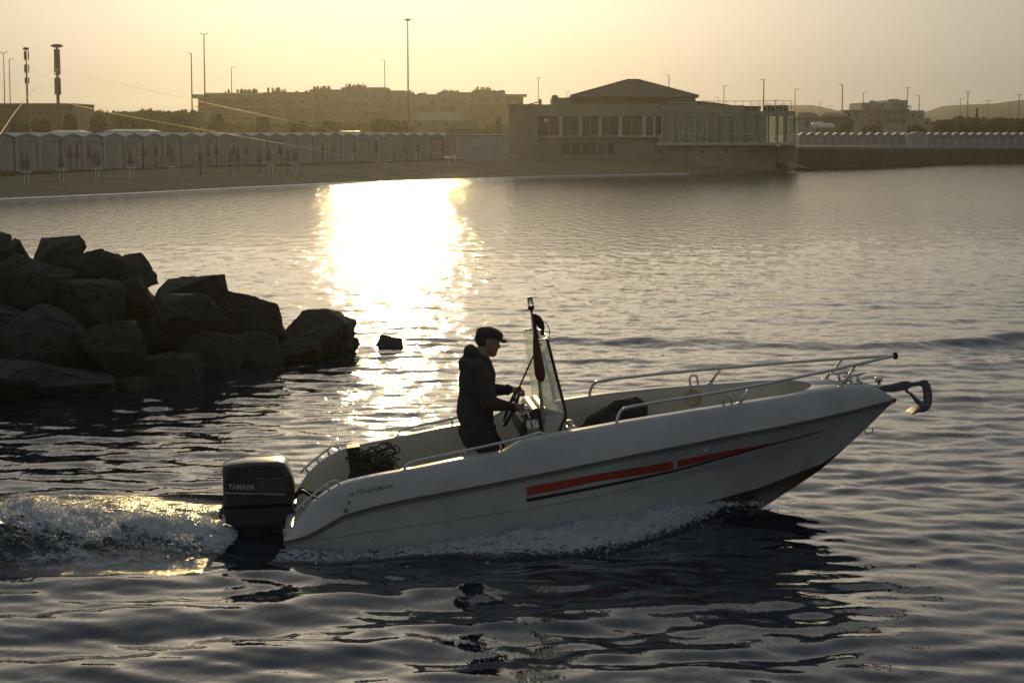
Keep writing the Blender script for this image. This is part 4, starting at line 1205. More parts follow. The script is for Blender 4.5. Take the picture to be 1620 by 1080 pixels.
house("low_house", "small shed with a light roof just above the left cabin roofs", 160, 82, 122, 209, 206, 4, M_brick, M_cabroof, hip=.05)
block("flat_roofed_building", "dark flat-roofed building behind the telecom masts at the left edge", 230, [(-90, 115.5, 164.8, 0)],
      win_row([49, 61, 73], 6, 176, 182.5, 0) + win_row([102], 5, 178, 188, 0) + win_row([49], 6, 199, 204, 0), (), [(-90, 116.5, 163.6, 165.6, -.5, 12)], M_brick)
block("hotel", "stepped grey hotel block with roof-top rooms in the right half", 330,
      [(1335, 1366, 174.5, 1), (1366.2, 1438, 173.2, 0), (1438.2, 1464, 174.8, 1), (1366.4, 1410, 162.2, 2.5), (1408, 1438.4, 158.2, 2.2)],
      win_row([1372, 1386, 1400, 1414, 1427], 5, 179, 184, 0) + win_row([1372, 1386, 1400, 1414, 1427], 5, 190, 195, 0) + win_row([1342, 1353], 5, 179, 184, 1) + win_row([1444, 1454], 5, 181, 186, 1) + win_row([1372, 1396], 5, 165.5, 170, 2.5) + win_row([1416, 1428], 5, 163, 168, 2.2),
      [(1382.5, 8, 158.5, 162.4, 4), (1413, 16, 156.2, 158.4, 4)], [(1364, 1440, 172.4, 173.6, -1.2, 2), (1366.2, 1438, 187, 187.8, -1.2, -.1), (1438, 1443, 167.5, 169.5, 1, 5), (1334, 1366, 173.9, 174.9, .2, 3)], M_apt2)
block("low_block", "low flat block stepping down right of the hotel", 340, [(1464.2, 1476, 187, 2), (1476.2, 1490, 192, 2)], win_row([1467], 4, 191, 196, 2), (), (), M_apt2)
M_tank = principled("pale_tank", (.8, .74, .62), rough=.35, noise=(3, .05))
o = MB().lathe([(.6, 0), (.78, .12), (.80, .5), (.62, .66), (.1, .72)], 16).build("storage_tank", M_tank, None, smooth=True, loc=(px_x(1294.5, 230), 230, VZ(203, 230)))
tag(o, "pale rounded tank catching the sun right of the pavilion", "tank")
MB().lathe([(.3, 0), (.3, 1), (.3, 5.0)], 8).build("stand", M_brick, o, loc=(0, 0, -(o.location.z - 1.0)))
o.children[0].scale = (1, 1, (o.location.z - 1.0) / 5.0)
o2 = o.copy(); COL.objects.link(o2); o2.location.x = px_x(1311, 232); o2.location.y = 232; o2.scale = (.8, .8, .8)
tag(o2, "smaller dull tank right of the pale rounded tank", "tank")

# cars parked above the beach
M_car = principled("white_car_paint", (.72, .71, .69), rough=.22, noise=(1, .03), Coat_Weight=.5)
M_tyre = principled("tyre_rubber", (.02, .02, .02), rough=.8, noise=(20, .2))
def car(label, u, D, z, van=False, mat=None):
    root = empty("parked_van" if van else "parked_car", (px_x(u, D), D, z), label=label, cat="van" if van else "car", group="white vans behind the cabins" if van else None)
    L = 4.2
    side = [(-2.1, .3), (-2.12, .75), (-1.5, .88), (-1.0, 1.38), (.75, 1.42), (1.5, .92), (2.05, .80), (2.1, .3)] if not van else [(-2.3, .35), (-2.32, 1.0), (-2.28, 2.0), (1.2, 2.05), (1.9, 1.2), (2.4, 1.0), (2.42, .35)]
    o = MB().prism(side, -.82, .82).build("body", mat or M_car, root); bevel(o, .07, 2)
    gs = [(-1.38, .92), (-.95, 1.30), (.70, 1.34), (1.25, .95)] if not van else [(.2, 1.25), (.2, 1.85), (1.15, 1.9), (1.65, 1.25)]
    MB().prism(gs, -.835, .835).build("window", M_pane, root)
    for x in (-1.3, 1.3):
        for y in (-.72, .72):
            w_ = MB().lathe([(.30, -.10), (.32, -.08), (.32, .08), (.30, .10)], 16, Matrix.Translation((x, y, .32)) @ Matrix.Rotation(R(90), 4, 'X')).build("wheel", M_tyre, root, smooth=True)
            MB().lathe([(.18, -.105), (.18, .105)], 12, Matrix.Translation((x, y, .32)) @ Matrix.Rotation(R(90), 4, 'X')).build("rim", M_steel, w_)
    return root
MB().box(px_x(690, 300), px_x(815, 300), 297, 306, .8, 1.95).build("road_terrace", M_par)["kind"] = "structure"
car("white parked car above the panel fence left of the pavilion", 765, 301, 1.952)
zr2 = VZ(214.0, 240)
for u, lab in ((549, "white van with its roof in the sun, left of the two behind the cabins"), (559, "white van with its roof in the sun, right of the two behind the cabins")):
    c = car(lab, u, 240 + (u - 549) * .3, 1.0, True); c.rotation_euler = (0, 0, R(90)); c.scale = (1, 1, 1.13)
# ---------------------------------------------------------------- breakwater boulders
M_rock = principled("dark_basalt", (.022, .019, .015), rough=.8, noise=(3.2, .45), bump=(9, .9, .03))
M_wetrock = principled("wet_basalt", (.02, .018, .015), rough=.35, noise=(3.2, .4), bump=(9, .8, .03))
def rock_mesh(seed, sub=4):
    """Broken block: hull of random points, edges eased, surface chipped."""
    r = random.Random(seed)
    bm = bmesh.new()
    for k in range(15):
        d = Vector((r.gauss(0, 1), r.gauss(0, 1), r.gauss(0, 1))).normalized()
        m = max(abs(d.x), abs(d.y), abs(d.z))
        bm.verts.new(d * (r.uniform(.86, 1.06) / (.45 + .55 * m)) * .86)
    res = bmesh.ops.convex_hull(bm, input=bm.verts)
    bmesh.ops.delete(bm, geom=[e for e in res["geom_interior"] if isinstance(e, bmesh.types.BMVert)], context='VERTS')
    bmesh.ops.bevel(bm, geom=bm.edges[:], offset=.055, segments=2, profile=.6, affect='EDGES', clamp_overlap=True)
    bmesh.ops.triangulate(bm, faces=bm.faces[:])
    for q in range(3 if sub > 3 else 2):
        L = .34 / (q + 1) if sub > 3 else .4
        bmesh.ops.subdivide_edges(bm, edges=[e for e in bm.edges if e.calc_length() > L], cuts=1, use_grid_fill=True)
        bmesh.ops.triangulate(bm, faces=bm.faces[:])
    off = Vector((r.uniform(0, 50), r.uniform(0, 50), r.uniform(0, 50)))
    for v in bm.verts:
        d = v.co.normalized()
        n = mnoise.fractal(v.co * 2.1 + off, 1.0, 2.0, 4)
        c = mnoise.fractal(v.co * 7 + off, 1.0, 2.0, 3)
        crack = -max(0.0, .08 - abs(mnoise.noise(v.co * 2.3 + off * 2))) * .9
        v.co += d * (.055 * n + .028 * c + crack)
    me = bpy.data.meshes.new("boulder")
    bm.to_mesh(me); bm.free()
    return me
ROCK_GROUP = "boulders of the breakwater"
def rock(u, v, D, wpx, hpx, label, seed, dep=1.0, rot=0.0, name="boulder", group=ROCK_GROUP, mat=None, sub=4):
    """Boulder whose middle is seen at (u, v), wpx by hpx photo pixels large, at distance D."""
    s = D / FPX
    o = link(name, rock_mesh(seed, sub), mat or M_rock, smooth=True, loc=pix(u, v, D))
    o.scale = (wpx * s / 2 * 1.22, (wpx + hpx) * s / 4 * dep * 1.2, hpx * s / 2 * 1.2)
    o.rotation_euler = (R(0), R(0), rot)
    md = o.modifiers.new("split", 'EDGE_SPLIT'); md.split_angle = R(28)
    return tag(o, label, "boulder" if name == "boulder" else "rock", group)
RK = [  # u, v, D, w, h, label
    (-18, 402, 27.5, 78, 84, "dark boulder cut by the left photo edge at the breakwater top"),
    (30, 402, 27.2, 58, 54, "small flat dark boulder on the crest left of the peaked boulder"),
    (94, 408, 27.0, 86, 84, "peaked dark boulder forming the highest point of the breakwater"),
    (148, 424, 26.9, 84, 74, "dark boulder with a level top right of the peaked boulder"),
    (205, 432, 26.7, 86, 74, "squarish dark boulder on the crest with a steep right face"),
    (212, 478, 26.4, 84, 100, "tall upright dark boulder under the squarish crest boulder"),
    (299, 474, 27.0, 112, 98, "rounded dark boulder right of the notch in the breakwater crest"),
    (400, 508, 27.6, 116, 124, "large rounded dark boulder second from the breakwater tip"),
    (500, 532, 28.0, 128, 94, "low brownish boulder at the sunlit tip of the breakwater"),
    (288, 516, 25.9, 130, 104, "paler layered boulder in the middle of the breakwater face"),
    (52, 458, 26.2, 130, 110, "broad dark boulder below the crest near the left photo edge"),
    (140, 486, 25.8, 130, 100, "wide dark boulder in the shade below the peaked boulder"),
    (-40, 520, 25.0, 150, 130, "big dark boulder low down at the left photo edge"),
    (62, 540, 24.8, 160, 120, "big dark boulder with a faint pale edge low on the left"),
    (176, 560, 24.6, 140, 110, "dark wedge boulder low in the breakwater face above the waterline"),
    (330, 560, 26.0, 120, 84, "dark boulder below the paler layered boulder near the waterline"),
    (402, 560, 26.6, 110, 70, "small brown boulder with a pale patch left of the tip boulder"),
    (262, 588, 25.0, 120, 66, "flat wet boulder at the waterline below the layered boulder"),
    (110, 604, 23.8, 170, 76, "long wet boulder at the waterline in the deepest shade"),
    (-10, 610, 23.2, 150, 90, "wet black boulder at the waterline beside the left photo edge"),
    (462, 556, 27.0, 100, 40, "low brown boulder at the waterline under the tip boulder"),
    (540, 549, 28.2, 58, 34, "small brown boulder sloping into the water at the very tip of the breakwater"),
    (206, 614, 24.2, 80, 40, "small wet boulder at the waterline right of the long wet one"),
]
for i, (u, v, D, w, h, lab) in enumerate(RK):
    rock(u, v, D, w, h, lab, 40 + i, dep=1.25, rot=rng.uniform(-.25, .25))
BEHIND = ['dark boulder behind the broad one below the crest at the left photo edge', 'dark boulder behind the wide shaded one below the peak', 'dark boulder behind the squarish crest boulder and the upright one', 'dark boulder in the notch left of the rounded crest boulder', 'dark boulder behind the rounded boulder and the large one right of it', 'low dark boulder behind the foot of the large rounded boulder', 'dark boulder filling the shade above the long wet boulder', 'dark boulder filling the shade behind the wedge boulder', 'dark boulder just outside the left photo edge, middle height', 'dark boulder furthest outside the left photo edge', 'dark boulder at the waterline outside the left photo edge']
for i, (u, v, D, w, h) in enumerate(((30, 470, 28.6, 170, 130), (120, 480, 28.3, 170, 130), (200, 500, 28.0, 140, 120), (262, 520, 27.8, 130, 110), (340, 540, 28.0, 150, 100), (430, 555, 28.2, 130, 70), (100, 560, 26.4, 180, 120), (230, 565, 26.2, 170, 100), (-130, 470, 27, 200, 190), (-260, 480, 26, 220, 220), (-150, 580, 23.5, 190, 130))):
    rock(u, v, D, w, h, BEHIND[i], 80 + i, dep=1.2, name="boulder")
rock(618, 544, 29.0, 46, 40, "small pointed rock alone in the sun glitter off the breakwater tip", 47, name="rock", group=None, mat=M_wetrock, sub=3)
rock(548, 513, 31.6, 34, 7, "flat rock just awash beyond the breakwater tip", 102, name="rock", group=None, mat=M_wetrock, sub=3)
for i, (u, v, w, lab) in enumerate(((1409, 263, 20, "low dark rock just off the seawall, left of the two others"), (1428, 263.5, 6, "tiny dark rock between the two low rocks by the seawall"), (1451, 262.5, 17, "low dark rock just off the seawall, right of the tiny one"))):
    D = CAM_H * FPX / (264.5 - HORIZ)
    rock(u, v, D, w, 5, lab, 110 + i, name="rock", group="rocks off the seawall", sub=3)
xs_ = [1265, 1280, 1296, 1310, 1326, 1342, 1357, 1372, 1386]
for i, u in enumerate(xs_):
    D = CAM_H * FPX / (interp([(1265, 270), (1386, 265)], u) - HORIZ)
    rock(u, interp([(1265, 268.5), (1386, 263.5)], u), D, 22, 7, ["low rock at the water's edge nearest the pavilion corner", "dark shore rock second from the pavilion corner", "dark shore rock third from the pavilion corner", "flat dark shore rock fourth from the pavilion corner", "dark shore rock fifth from the pavilion corner, under the seawall", "dark shore rock sixth from the pavilion corner, under the seawall", "dark shore rock third from the right end of the rock line", "dark shore rock second from the right end of the rock line", "dark shore rock at the right end of the rock line"][i], 120 + i, name="rock", group="rocks along the foot of the seawall", sub=3)
# ---------------------------------------------------------------- the helmsman
M_skin = principled("skin", (.35, .20, .13), rough=.55, noise=(30, .1), Subsurface_Weight=0.0)
M_jacket = principled("jacket_cloth", (.035, .028, .026), rough=.85, noise=(14, .25), bump=(30, .4, .012))
M_trouser = principled("trouser_cloth", (.03, .028, .03), rough=.9, noise=(18, .25), bump=(40, .4, .008))
M_cap = principled("cap_cloth", (.03, .024, .022), rough=.85, noise=(30, .25), bump=(120, .4, .003))
M_shoe = principled("shoe_rubber", (.03, .03, .03), rough=.7, noise=(30, .2))

def capsules(name, mat, parent, segs, balls=(), voxel=.007, relax=5, folds=0.0, fscale=.07):
    """Tapered limbs ((p, r), (q, r)) and ellipsoids fused into one continuous skin."""
    bm = bmesh.new()
    def put(p, r, mat4=None):
        bmesh.ops.create_icosphere(bm, subdivisions=2, radius=1.0, matrix=Matrix.Translation(p) @ Matrix.Diagonal((r, r, r, 1)))
    for chain in segs:
        for (p, r), (q, s) in zip(chain[:-1], chain[1:]):
            p, q = Vector(p), Vector(q)
            n = max(2, int((q - p).length / (min(r, s) * .45)) + 1)
            for i in range(n + 1):
                t = i / n
                put(p.lerp(q, t), r + (s - r) * t)
    for c, rad, rot in balls:
        bmesh.ops.create_icosphere(bm, subdivisions=3, radius=1.0, matrix=Matrix.Translation(c) @ rot.to_4x4() @ Matrix.Diagonal((*rad, 1)))
    me = bpy.data.meshes.new(name); bm.to_mesh(me); bm.free()
    o = link(name, me, mat, parent, smooth=True)
    m = o.modifiers.new("fuse", 'REMESH'); m.mode = 'VOXEL'; m.voxel_size = voxel; m.use_smooth_shade = True
    m = o.modifiers.new("relax", 'SMOOTH'); m.iterations = relax
    if folds:
        tx = bpy.data.textures.new(name + "_folds", 'CLOUDS'); tx.noise_scale = fscale
        m = o.modifiers.new("folds", 'DISPLACE'); m.texture = tx; m.strength = folds; m.mid_level = .5
    return o
RY = lambda a: Matrix.Rotation(R(a), 3, 'Y')
I3 = Matrix.Identity(3)
person = in_boat("person", "person standing at the helm in dark hooded jacket and flat cap", "person")
# joints (boat frame); the helmsman faces the bow and looks down a little
hip_z = .80
HEAD = Vector((1.745, 0, 1.435))
NECK = Vector((1.675, 0, 1.325))
CH = Vector((1.62, 0, 1.17))
WA = Vector((1.575, 0, .93))
PE = Vector((1.565, 0, .80))
hips = {-1: Vector((1.575, -.095, .76)), 1: Vector((1.575, .095, .76))}
knee = {-1: Vector((1.74, -.13, .42)), 1: Vector((1.68, .14, .42))}
ank = {-1: Vector((1.62, -.14, .10)), 1: Vector((1.56, .15, .10))}
sho = {-1: Vector((1.625, -.19, 1.245)), 1: Vector((1.625, .19, 1.245))}
elb = {-1: Vector((1.665, -.235, .975)), 1: Vector((1.690, .225, 1.02))}
wri = {-1: Vector((1.860, -.165, .905)), 1: Vector((1.885, .125, 1.005))}
hand_dir = {-1: Vector((.9, .25, .10)).normalized(), 1: Vector((.95, -.1, -.12)).normalized()}
segs = [[(PE, .12), (WA, .12), (CH, .12), (Vector((1.64, 0, 1.25)), .09)], [(Vector((1.64, 0, 1.26)), .075), (NECK, .058), (HEAD + Vector((-.03, 0, -.03)), .06)]]
balls = [(CH, (.10, .15, .15), RY(8)), (PE, (.13, .165, .12), I3)]
for s in (-1, 1):
    segs.append([(hips[s], .088), (knee[s], .058), (ank[s] + Vector((.0, 0, .16)), .052), (ank[s], .038)])
    segs.append([(ank[s] + Vector((-.03, 0, -.04)), .036), (ank[s] + Vector((.12, 0, -.06)), .032), (ank[s] + Vector((.19, 0, -.065)), .024)])
    segs.append([(sho[s], .045), (elb[s], .040), (wri[s], .027)])
    # hand: palm, four curled fingers of unequal length and a thumb, closed round the wheel rim
    d = hand_dir[s]; up = Vector((0, 0, 1)); side = d.cross(up).normalized(); up = side.cross(d).normalized()
    w = wri[s]
    pal = w + d * .055
    segs.append([(w, .025), (w + d * .03, .026)])
    for k, (ln, off) in enumerate(((.066, .030), (.074, .010), (.070, -.010), (.056, -.029))):
        b = w + d * .075 + side * off * 1.0
        segs.append([(w + d * .03 + side * off * .7, .017), (b, .0135)])
        m1_ = b + d * ln * .35 - up * ln * .18
        m2_ = m1_ + d * ln * .05 - up * ln * .42
        m3_ = m2_ - d * ln * .30 - up * ln * .10
        segs.append([(b, .0105), (m1_, .0098), (m2_, .009), (m3_, .008)])
    tb = w + d * .03 + side * (.026 if s < 0 else -.026) - up * .006
    segs.append([(tb, .014), (tb + d * .03 - up * .02, .0115), (tb + d * .05 - up * .042, .0095)])
# head: skull, jaw, nose, brow, lips, ears; tilted down
RH = RY(20)
def hp(x, y, z): return HEAD + RH @ Vector((x, y, z))
balls += [(hp(-.012, 0, .035), (.098, .077, .088), RH), (hp(.028, 0, -.035), (.062, .060, .078), RH), (hp(.05, 0, -.088), (.036, .038, .028), RH), (hp(.062, 0, .022), (.028, .055, .022), RH)]
balls += [(hp(.088, 0, -.022), (.020, .013, .013), RH), (hp(.078, 0, -.005), (.014, .009, .024), RH), (hp(.075, 0, -.058), (.014, .024, .007), RH), (hp(.073, 0, -.070), (.013, .022, .007), RH)]
for s in (-1, 1):
    balls += [(hp(-.012, s * .077, -.008), (.018, .008, .032), RH @ RY(-12)), (hp(.055, s * .037, -.022), (.022, .022, .02), RH)]
body = capsules("body", M_skin, person, segs, balls, voxel=.0062, relax=3)
M_eye = principled("eye", (.5, .5, .48), rough=.15, noise=(200, .1))
for s in (-1, 1):
    MB().lathe([(.002, -.011), (.008, -.008), (.0115, 0), (.008, .008), (.002, .011)], 10, Matrix.Translation(hp(.074, s * .03, .004))).build("eye", M_eye, person, smooth=True)
# hair at the nape and temples
capsules("hair", principled("hair_dark", (.035, .028, .022), rough=.7, noise=(60, .4)), person, [], [(hp(-.036, 0, .012), (.082, .079, .072), RH)], voxel=.007, relax=3)
# jacket: trunk to the hips, sleeves to the wrists, bulky collar and hood at the back of the neck
js = [[(Vector((1.555, 0, .70)), .145), (WA + Vector((0, 0, .02)), .15), (CH, .155), (Vector((1.635, 0, 1.25)), .12)]]
jb = [(Vector((1.605, 0, 1.14)), (.142, .205, .19), RY(8)), (Vector((1.565, 0, .90)), (.150, .20, .22), RY(3)), (Vector((1.56, 0, .74)), (.155, .195, .10), I3), (Vector((1.665, 0, 1.02)), (.085, .16, .18), I3),
      (Vector((1.56, 0, 1.27)), (.085, .15, .085), RY(20)), (Vector((1.590, 0, 1.37)), (.062, .10, .06), RY(20)), (Vector((1.64, 0, 1.325)), (.085, .085, .05), RY(30))]
for s in (-1, 1):
    js.append([(sho[s] + Vector((-.01, -s * .03, -.005)), .088), (sho[s].lerp(elb[s], .55), .072), (elb[s], .064), (elb[s].lerp(wri[s], .5), .050), (wri[s] - (wri[s] - elb[s]).normalized() * .015, .038)])
jacket = capsules("jacket", M_jacket, person, js, jb, voxel=.009, relax=4, folds=.022, fscale=.075)
# trousers
ts = [[(Vector((1.562, 0, .76)), .135), (Vector((1.565, 0, .70)), .13)]]
for s in (-1, 1):
    ts.append([(hips[s] + Vector((0, 0, -.0)), .110), (hips[s].lerp(knee[s], .5), .098), (knee[s], .078), (knee[s].lerp(ank[s], .5), .072), (ank[s] + Vector((0, 0, .02)), .058)])
capsules("trousers", M_trouser, person, ts, [(PE + Vector((-.005, 0, -.03)), (.135, .18, .11), I3)], voxel=.010, relax=4, folds=.02, fscale=.08)
for s in (-1, 1):
    a = ank[s]
    capsules("shoe", M_shoe, person, [[(a + Vector((-.04, 0, -.045)), .042), (a + Vector((.09, 0, -.055)), .042), (a + Vector((.19, 0, -.062)), .034)]], voxel=.010, relax=3)
# cap: crown and short brim
cap = capsules("cap", M_cap, person, [], [(hp(-.010, 0, .060), (.106, .086, .054), RH @ RY(4)), (hp(.016, 0, .076), (.094, .082, .040), RH @ RY(8)), (hp(-.03, 0, .045), (.088, .085, .058), RH)], voxel=.006, relax=4)
rows = []
for t in np.linspace(0, 1, 6):
    rows.append([hp(.062 + t * .082 * math.cos(a) ** .5 * (1 if math.cos(a) > 0 else 0), .078 * math.sin(a) * (1 - .12 * t), .052 - t * .022 - .012 * abs(math.sin(a))) for a in np.linspace(-1.35, 1.35, 13)])
br_ = MB().grid(rows).build("brim", M_cap, cap, smooth=True)
so = br_.modifiers.new("solid", 'SOLIDIFY'); so.thickness = .006
wt = Matrix.Translation(wri[1] - (wri[1] - elb[1]).normalized() * .035) @ (wri[1] - elb[1]).to_track_quat('Z', 'Y').to_matrix().to_4x4()
MB().lathe([(.040, -.014), (.046, -.012), (.046, .012), (.040, .014)], 16, wt).build("cuff", M_jacket, person, smooth=True)
# ---------------------------------------------------------------- foam of the wake and bow wave
def foam_material(name, cover, scale=7.0, sharp=.22):
    m = bpy.data.materials.new(name)
    m.use_nodes = True
    nt = m.node_tree; nt.nodes.clear()
    o = nt.nodes.new("ShaderNodeOutputMaterial")
    df = nt.nodes.new("ShaderNodeBsdfDiffuse"); df.inputs[0].default_value = (.86, .88, .90, 1)
    tl = nt.nodes.new("ShaderNodeBsdfTranslucent"); tl.inputs[0].default_value = (.82, .83, .82, 1)
    gl = nt.nodes.new("ShaderNodeBsdfGlossy"); gl.inputs["Roughness"].default_value = .12; gl.inputs[0].default_value = (.9, .9, .9, 1)
    w = nt.nodes.new("ShaderNodeBsdfPrincipled"); w.inputs["Base Color"].default_value = (.010, .018, .022, 1); w.inputs["Roughness"].default_value = .16; w.inputs["IOR"].default_value = 1.333
    geo = nt.nodes.new("ShaderNodeNewGeometry")
    n = nt.nodes.new("ShaderNodeTexNoise"); n.inputs["Scale"].default_value = scale; n.inputs["Detail"].default_value = 9; n.inputs["Roughness"].default_value = .68
    vo = nt.nodes.new("ShaderNodeTexVoronoi"); vo.inputs["Scale"].default_value = 34
    at = nt.nodes.new("ShaderNodeAttribute"); at.attribute_name = "foam"
    L = nt.links.new
    L(geo.outputs["Position"], n.inputs["Vector"]); L(geo.outputs["Position"], vo.inputs["Vector"])
    a1 = nt.nodes.new("ShaderNodeMath"); a1.operation = 'MULTIPLY_ADD'; a1.inputs[1].default_value = 1.0
    L(n.outputs[0], a1.inputs[0]); L(at.outputs["Fac"], a1.inputs[2])
    a2 = nt.nodes.new("ShaderNodeMath"); a2.operation = 'MULTIPLY_ADD'; a2.inputs[1].default_value = -.25
    L(vo.outputs[0], a2.inputs[0]); L(a1.outputs[0], a2.inputs[2])
    mr = nt.nodes.new("ShaderNodeMapRange"); mr.inputs[1].default_value = 1.0 - cover; mr.inputs[2].default_value = 1.0 + sharp - cover
    L(a2.outputs[0], mr.inputs[0])
    mx1 = nt.nodes.new("ShaderNodeMixShader"); mx1.inputs[0].default_value = .5
    L(df.outputs[0], mx1.inputs[1]); L(tl.outputs[0], mx1.inputs[2])
    mx2 = nt.nodes.new("ShaderNodeMixShader"); mx2.inputs[0].default_value = .08
    L(mx1.outputs[0], mx2.inputs[1]); L(gl.outputs[0], mx2.inputs[2])
    mx3 = nt.nodes.new("ShaderNodeMixShader")
    L(mr.outputs[0], mx3.inputs[0]); L(w.outputs[0], mx3.inputs[1]); L(mx2.outputs[0], mx3.inputs[2])
    tp_ = nt.nodes.new("ShaderNodeBsdfTransparent")         # froth lets some light through
    mxt = nt.nodes.new("ShaderNodeMixShader"); mxt.inputs[0].default_value = .12
    L(mx2.outputs[0], mxt.inputs[1]); L(tp_.outputs[0], mxt.inputs[2]); L(mxt.outputs[0], mx3.inputs[2])
    b = nt.nodes.new("ShaderNodeBump"); b.inputs["Strength"].default_value = .9; b.inputs["Distance"].default_value = .03
    L(n.outputs[0], b.inputs["Height"])
    for nd in (df, w, gl): L(b.outputs[0], nd.inputs["Normal"])
    L(mx3.outputs[0], o.inputs[0])
    return m
M_foam = foam_material("wake_foam", .84)
M_bowfoam = foam_material("bow_foam", .62, 15.0, .16)
M_drop = principled("water_drop", (.85, .87, .88), rough=.15, spec=.8, noise=(50, .05), Transmission_Weight=.3, IOR=1.33)

def height_patch(name, X, Y, Z, foam, mat=None):
    m, n = X.shape
    V = np.stack([X, Y, Z], -1).reshape(-1, 3)
    I = np.arange(m * n).reshape(m, n)
    Q = np.stack([I[:-1, :-1], I[:-1, 1:], I[1:, 1:], I[1:, :-1]], -1).reshape(-1, 4)
    me = bpy.data.meshes.new(name)
    me.from_pydata(V.tolist(), [], Q.tolist())
    at = me.attributes.new("foam", 'FLOAT', 'POINT')
    at.data.foreach_set("value", foam.ravel().astype(np.float32))
    return tag(link(name, me, mat or M_foam, smooth=True), kind="stuff")

def drops(name, pts, rads):
    """Tiny octahedral drops, one joined mesh."""
    base = np.array([(1,0,0),(-1,0,0),(0,1,0),(0,-1,0),(0,0,1),(0,0,-1)], float)
    fc = np.array([(0,2,4),(2,1,4),(1,3,4),(3,0,4),(2,0,5),(1,2,5),(3,1,5),(0,3,5)])
    P, r = np.array(pts), np.array(rads)
    V = (P[:, None, :] + base[None] * r[:, None, None]).reshape(-1, 3)
    F = (fc[None] + (np.arange(len(P)) * 6)[:, None, None]).reshape(-1, 3)
    me = bpy.data.meshes.new(name)
    me.from_pydata(V.tolist(), [], F.tolist())
    return tag(link(name, me, M_drop, smooth=True), kind="stuff")

nr = np.random.RandomState(11)
# stern wake: a rolling mound that rises astern of the motor
xs = np.arange(-8.0, -2.10, .018); ys = np.arange(13.5, 17.2, .018)
X, Y = np.meshgrid(xs, ys)
def wake_mound(X, Y):
    t = np.clip((-2.15 - X) / 1.9, 0, 1)                   # 0 at the motor, 1 further astern
    yc = 15.25 - .10 * np.clip(-2 - X, 0, 4)
    wv = .30 + .34 * t
    roll = fbm(X * 1.5, Y * 1.7, 4, 21)
    h = (.03 + .155 * t ** 1.2 * (.25 + 1.5 * fbm(X * 1.0, Y * .4, 3, 5))) * np.exp(-((Y - yc) / wv) ** 2)
    h2 = .10 * t * np.exp(-((Y - yc + .75) / .30) ** 2)
    lumps = (np.abs(fbm(X * 3.2, Y * 3.6, 5, 31) - .5) * 2)
    e = np.exp(-((Y - yc) / (wv * 1.5)) ** 2)
    return h * (.75 + .7 * roll) + h2 * (.6 + .8 * roll) + e * (.13 * (.5 - lumps) * (.35 + .65 * t) + .10 * (fbm(X * 9, Y * 9, 3, 71) - .5) + .075 * (fbm(X * 22, Y * 22, 3, 77) - .5)), e, yc, t
Zm, e, yc, t = wake_mound(X, Y)
zw = water_z(X, Y)
edge = sstep(0, .25, X - xs[0]) * sstep(0, .12, xs[-1] - X) * sstep(0, .4, Y - ys[0]) * sstep(0, .4, ys[-1] - Y)
foam = .30 * np.exp(-((Y - yc) / .72) ** 2) + .30 * np.exp(-((Y - yc - .2) / .40) ** 2) - .34 + .22 * np.exp(-((Y - 14.15 - .06 * (X + 2)) / .28) ** 2) * sstep(-1.6, -2.4, X) * sstep(-4.2, -2.8, X)
Z = zw * (1 - .0) + .012 + Zm * edge - .05 * (1 - edge)
height_patch("wake_foam", X, Y, Z, foam)
pts, rad = [], []
k = 0
while k < 14000:
    x = nr.uniform(-7.5, -2.42); y = 15.25 - .10 * max(0, min(4, -2 - x)) + nr.normal(.12, .26)
    a = wake_mound(np.array([x]), np.array([y]))
    z = float(a[0][0])
    up = abs(nr.normal(0, .035)) * (1 if nr.rand() < .85 else 2.3)
    pts.append((x, y, z + up)); rad.append(nr.uniform(.0015, .0055) * (1 if nr.rand() < .95 else 1.7)); k += 1
drops("wake_spray", pts, rad)

# torn flakes of froth along the crest, thin enough for the sun to shine through
M_flake = bpy.data.materials.new("froth_flake"); M_flake.use_nodes = True
nt = M_flake.node_tree; nt.nodes.clear()
fo_ = nt.nodes.new("ShaderNodeOutputMaterial"); fd = nt.nodes.new("ShaderNodeBsdfDiffuse"); fd.inputs[0].default_value = (.86, .87, .88, 1)
ft = nt.nodes.new("ShaderNodeBsdfTranslucent"); ft.inputs[0].default_value = (.90, .91, .90, 1)
fm = nt.nodes.new("ShaderNodeMixShader"); fm.inputs[0].default_value = .62
nt.links.new(fd.outputs[0], fm.inputs[1]); nt.links.new(ft.outputs[0], fm.inputs[2]); nt.links.new(fm.outputs[0], fo_.inputs[0])
N = 52000
fx = -2.25 - 5.2 * nr.rand(N) ** 1.25
fy = 15.25 - .10 * np.clip(-2 - fx, 0, 4) + nr.normal(.10, .30, N)
clump = fbm(fx * 4.5, fy * 4.5, 4, 91)
keep = clump > .46
fx, fy = fx[keep], fy[keep]
fz = wake_mound(fx, fy)[0] + water_z(fx, fy) * 0 + np.abs(nr.normal(0, .017, len(fx))) * (1 + 2.2 * np.maximum(clump[keep] - .55, 0) / .2) + .012
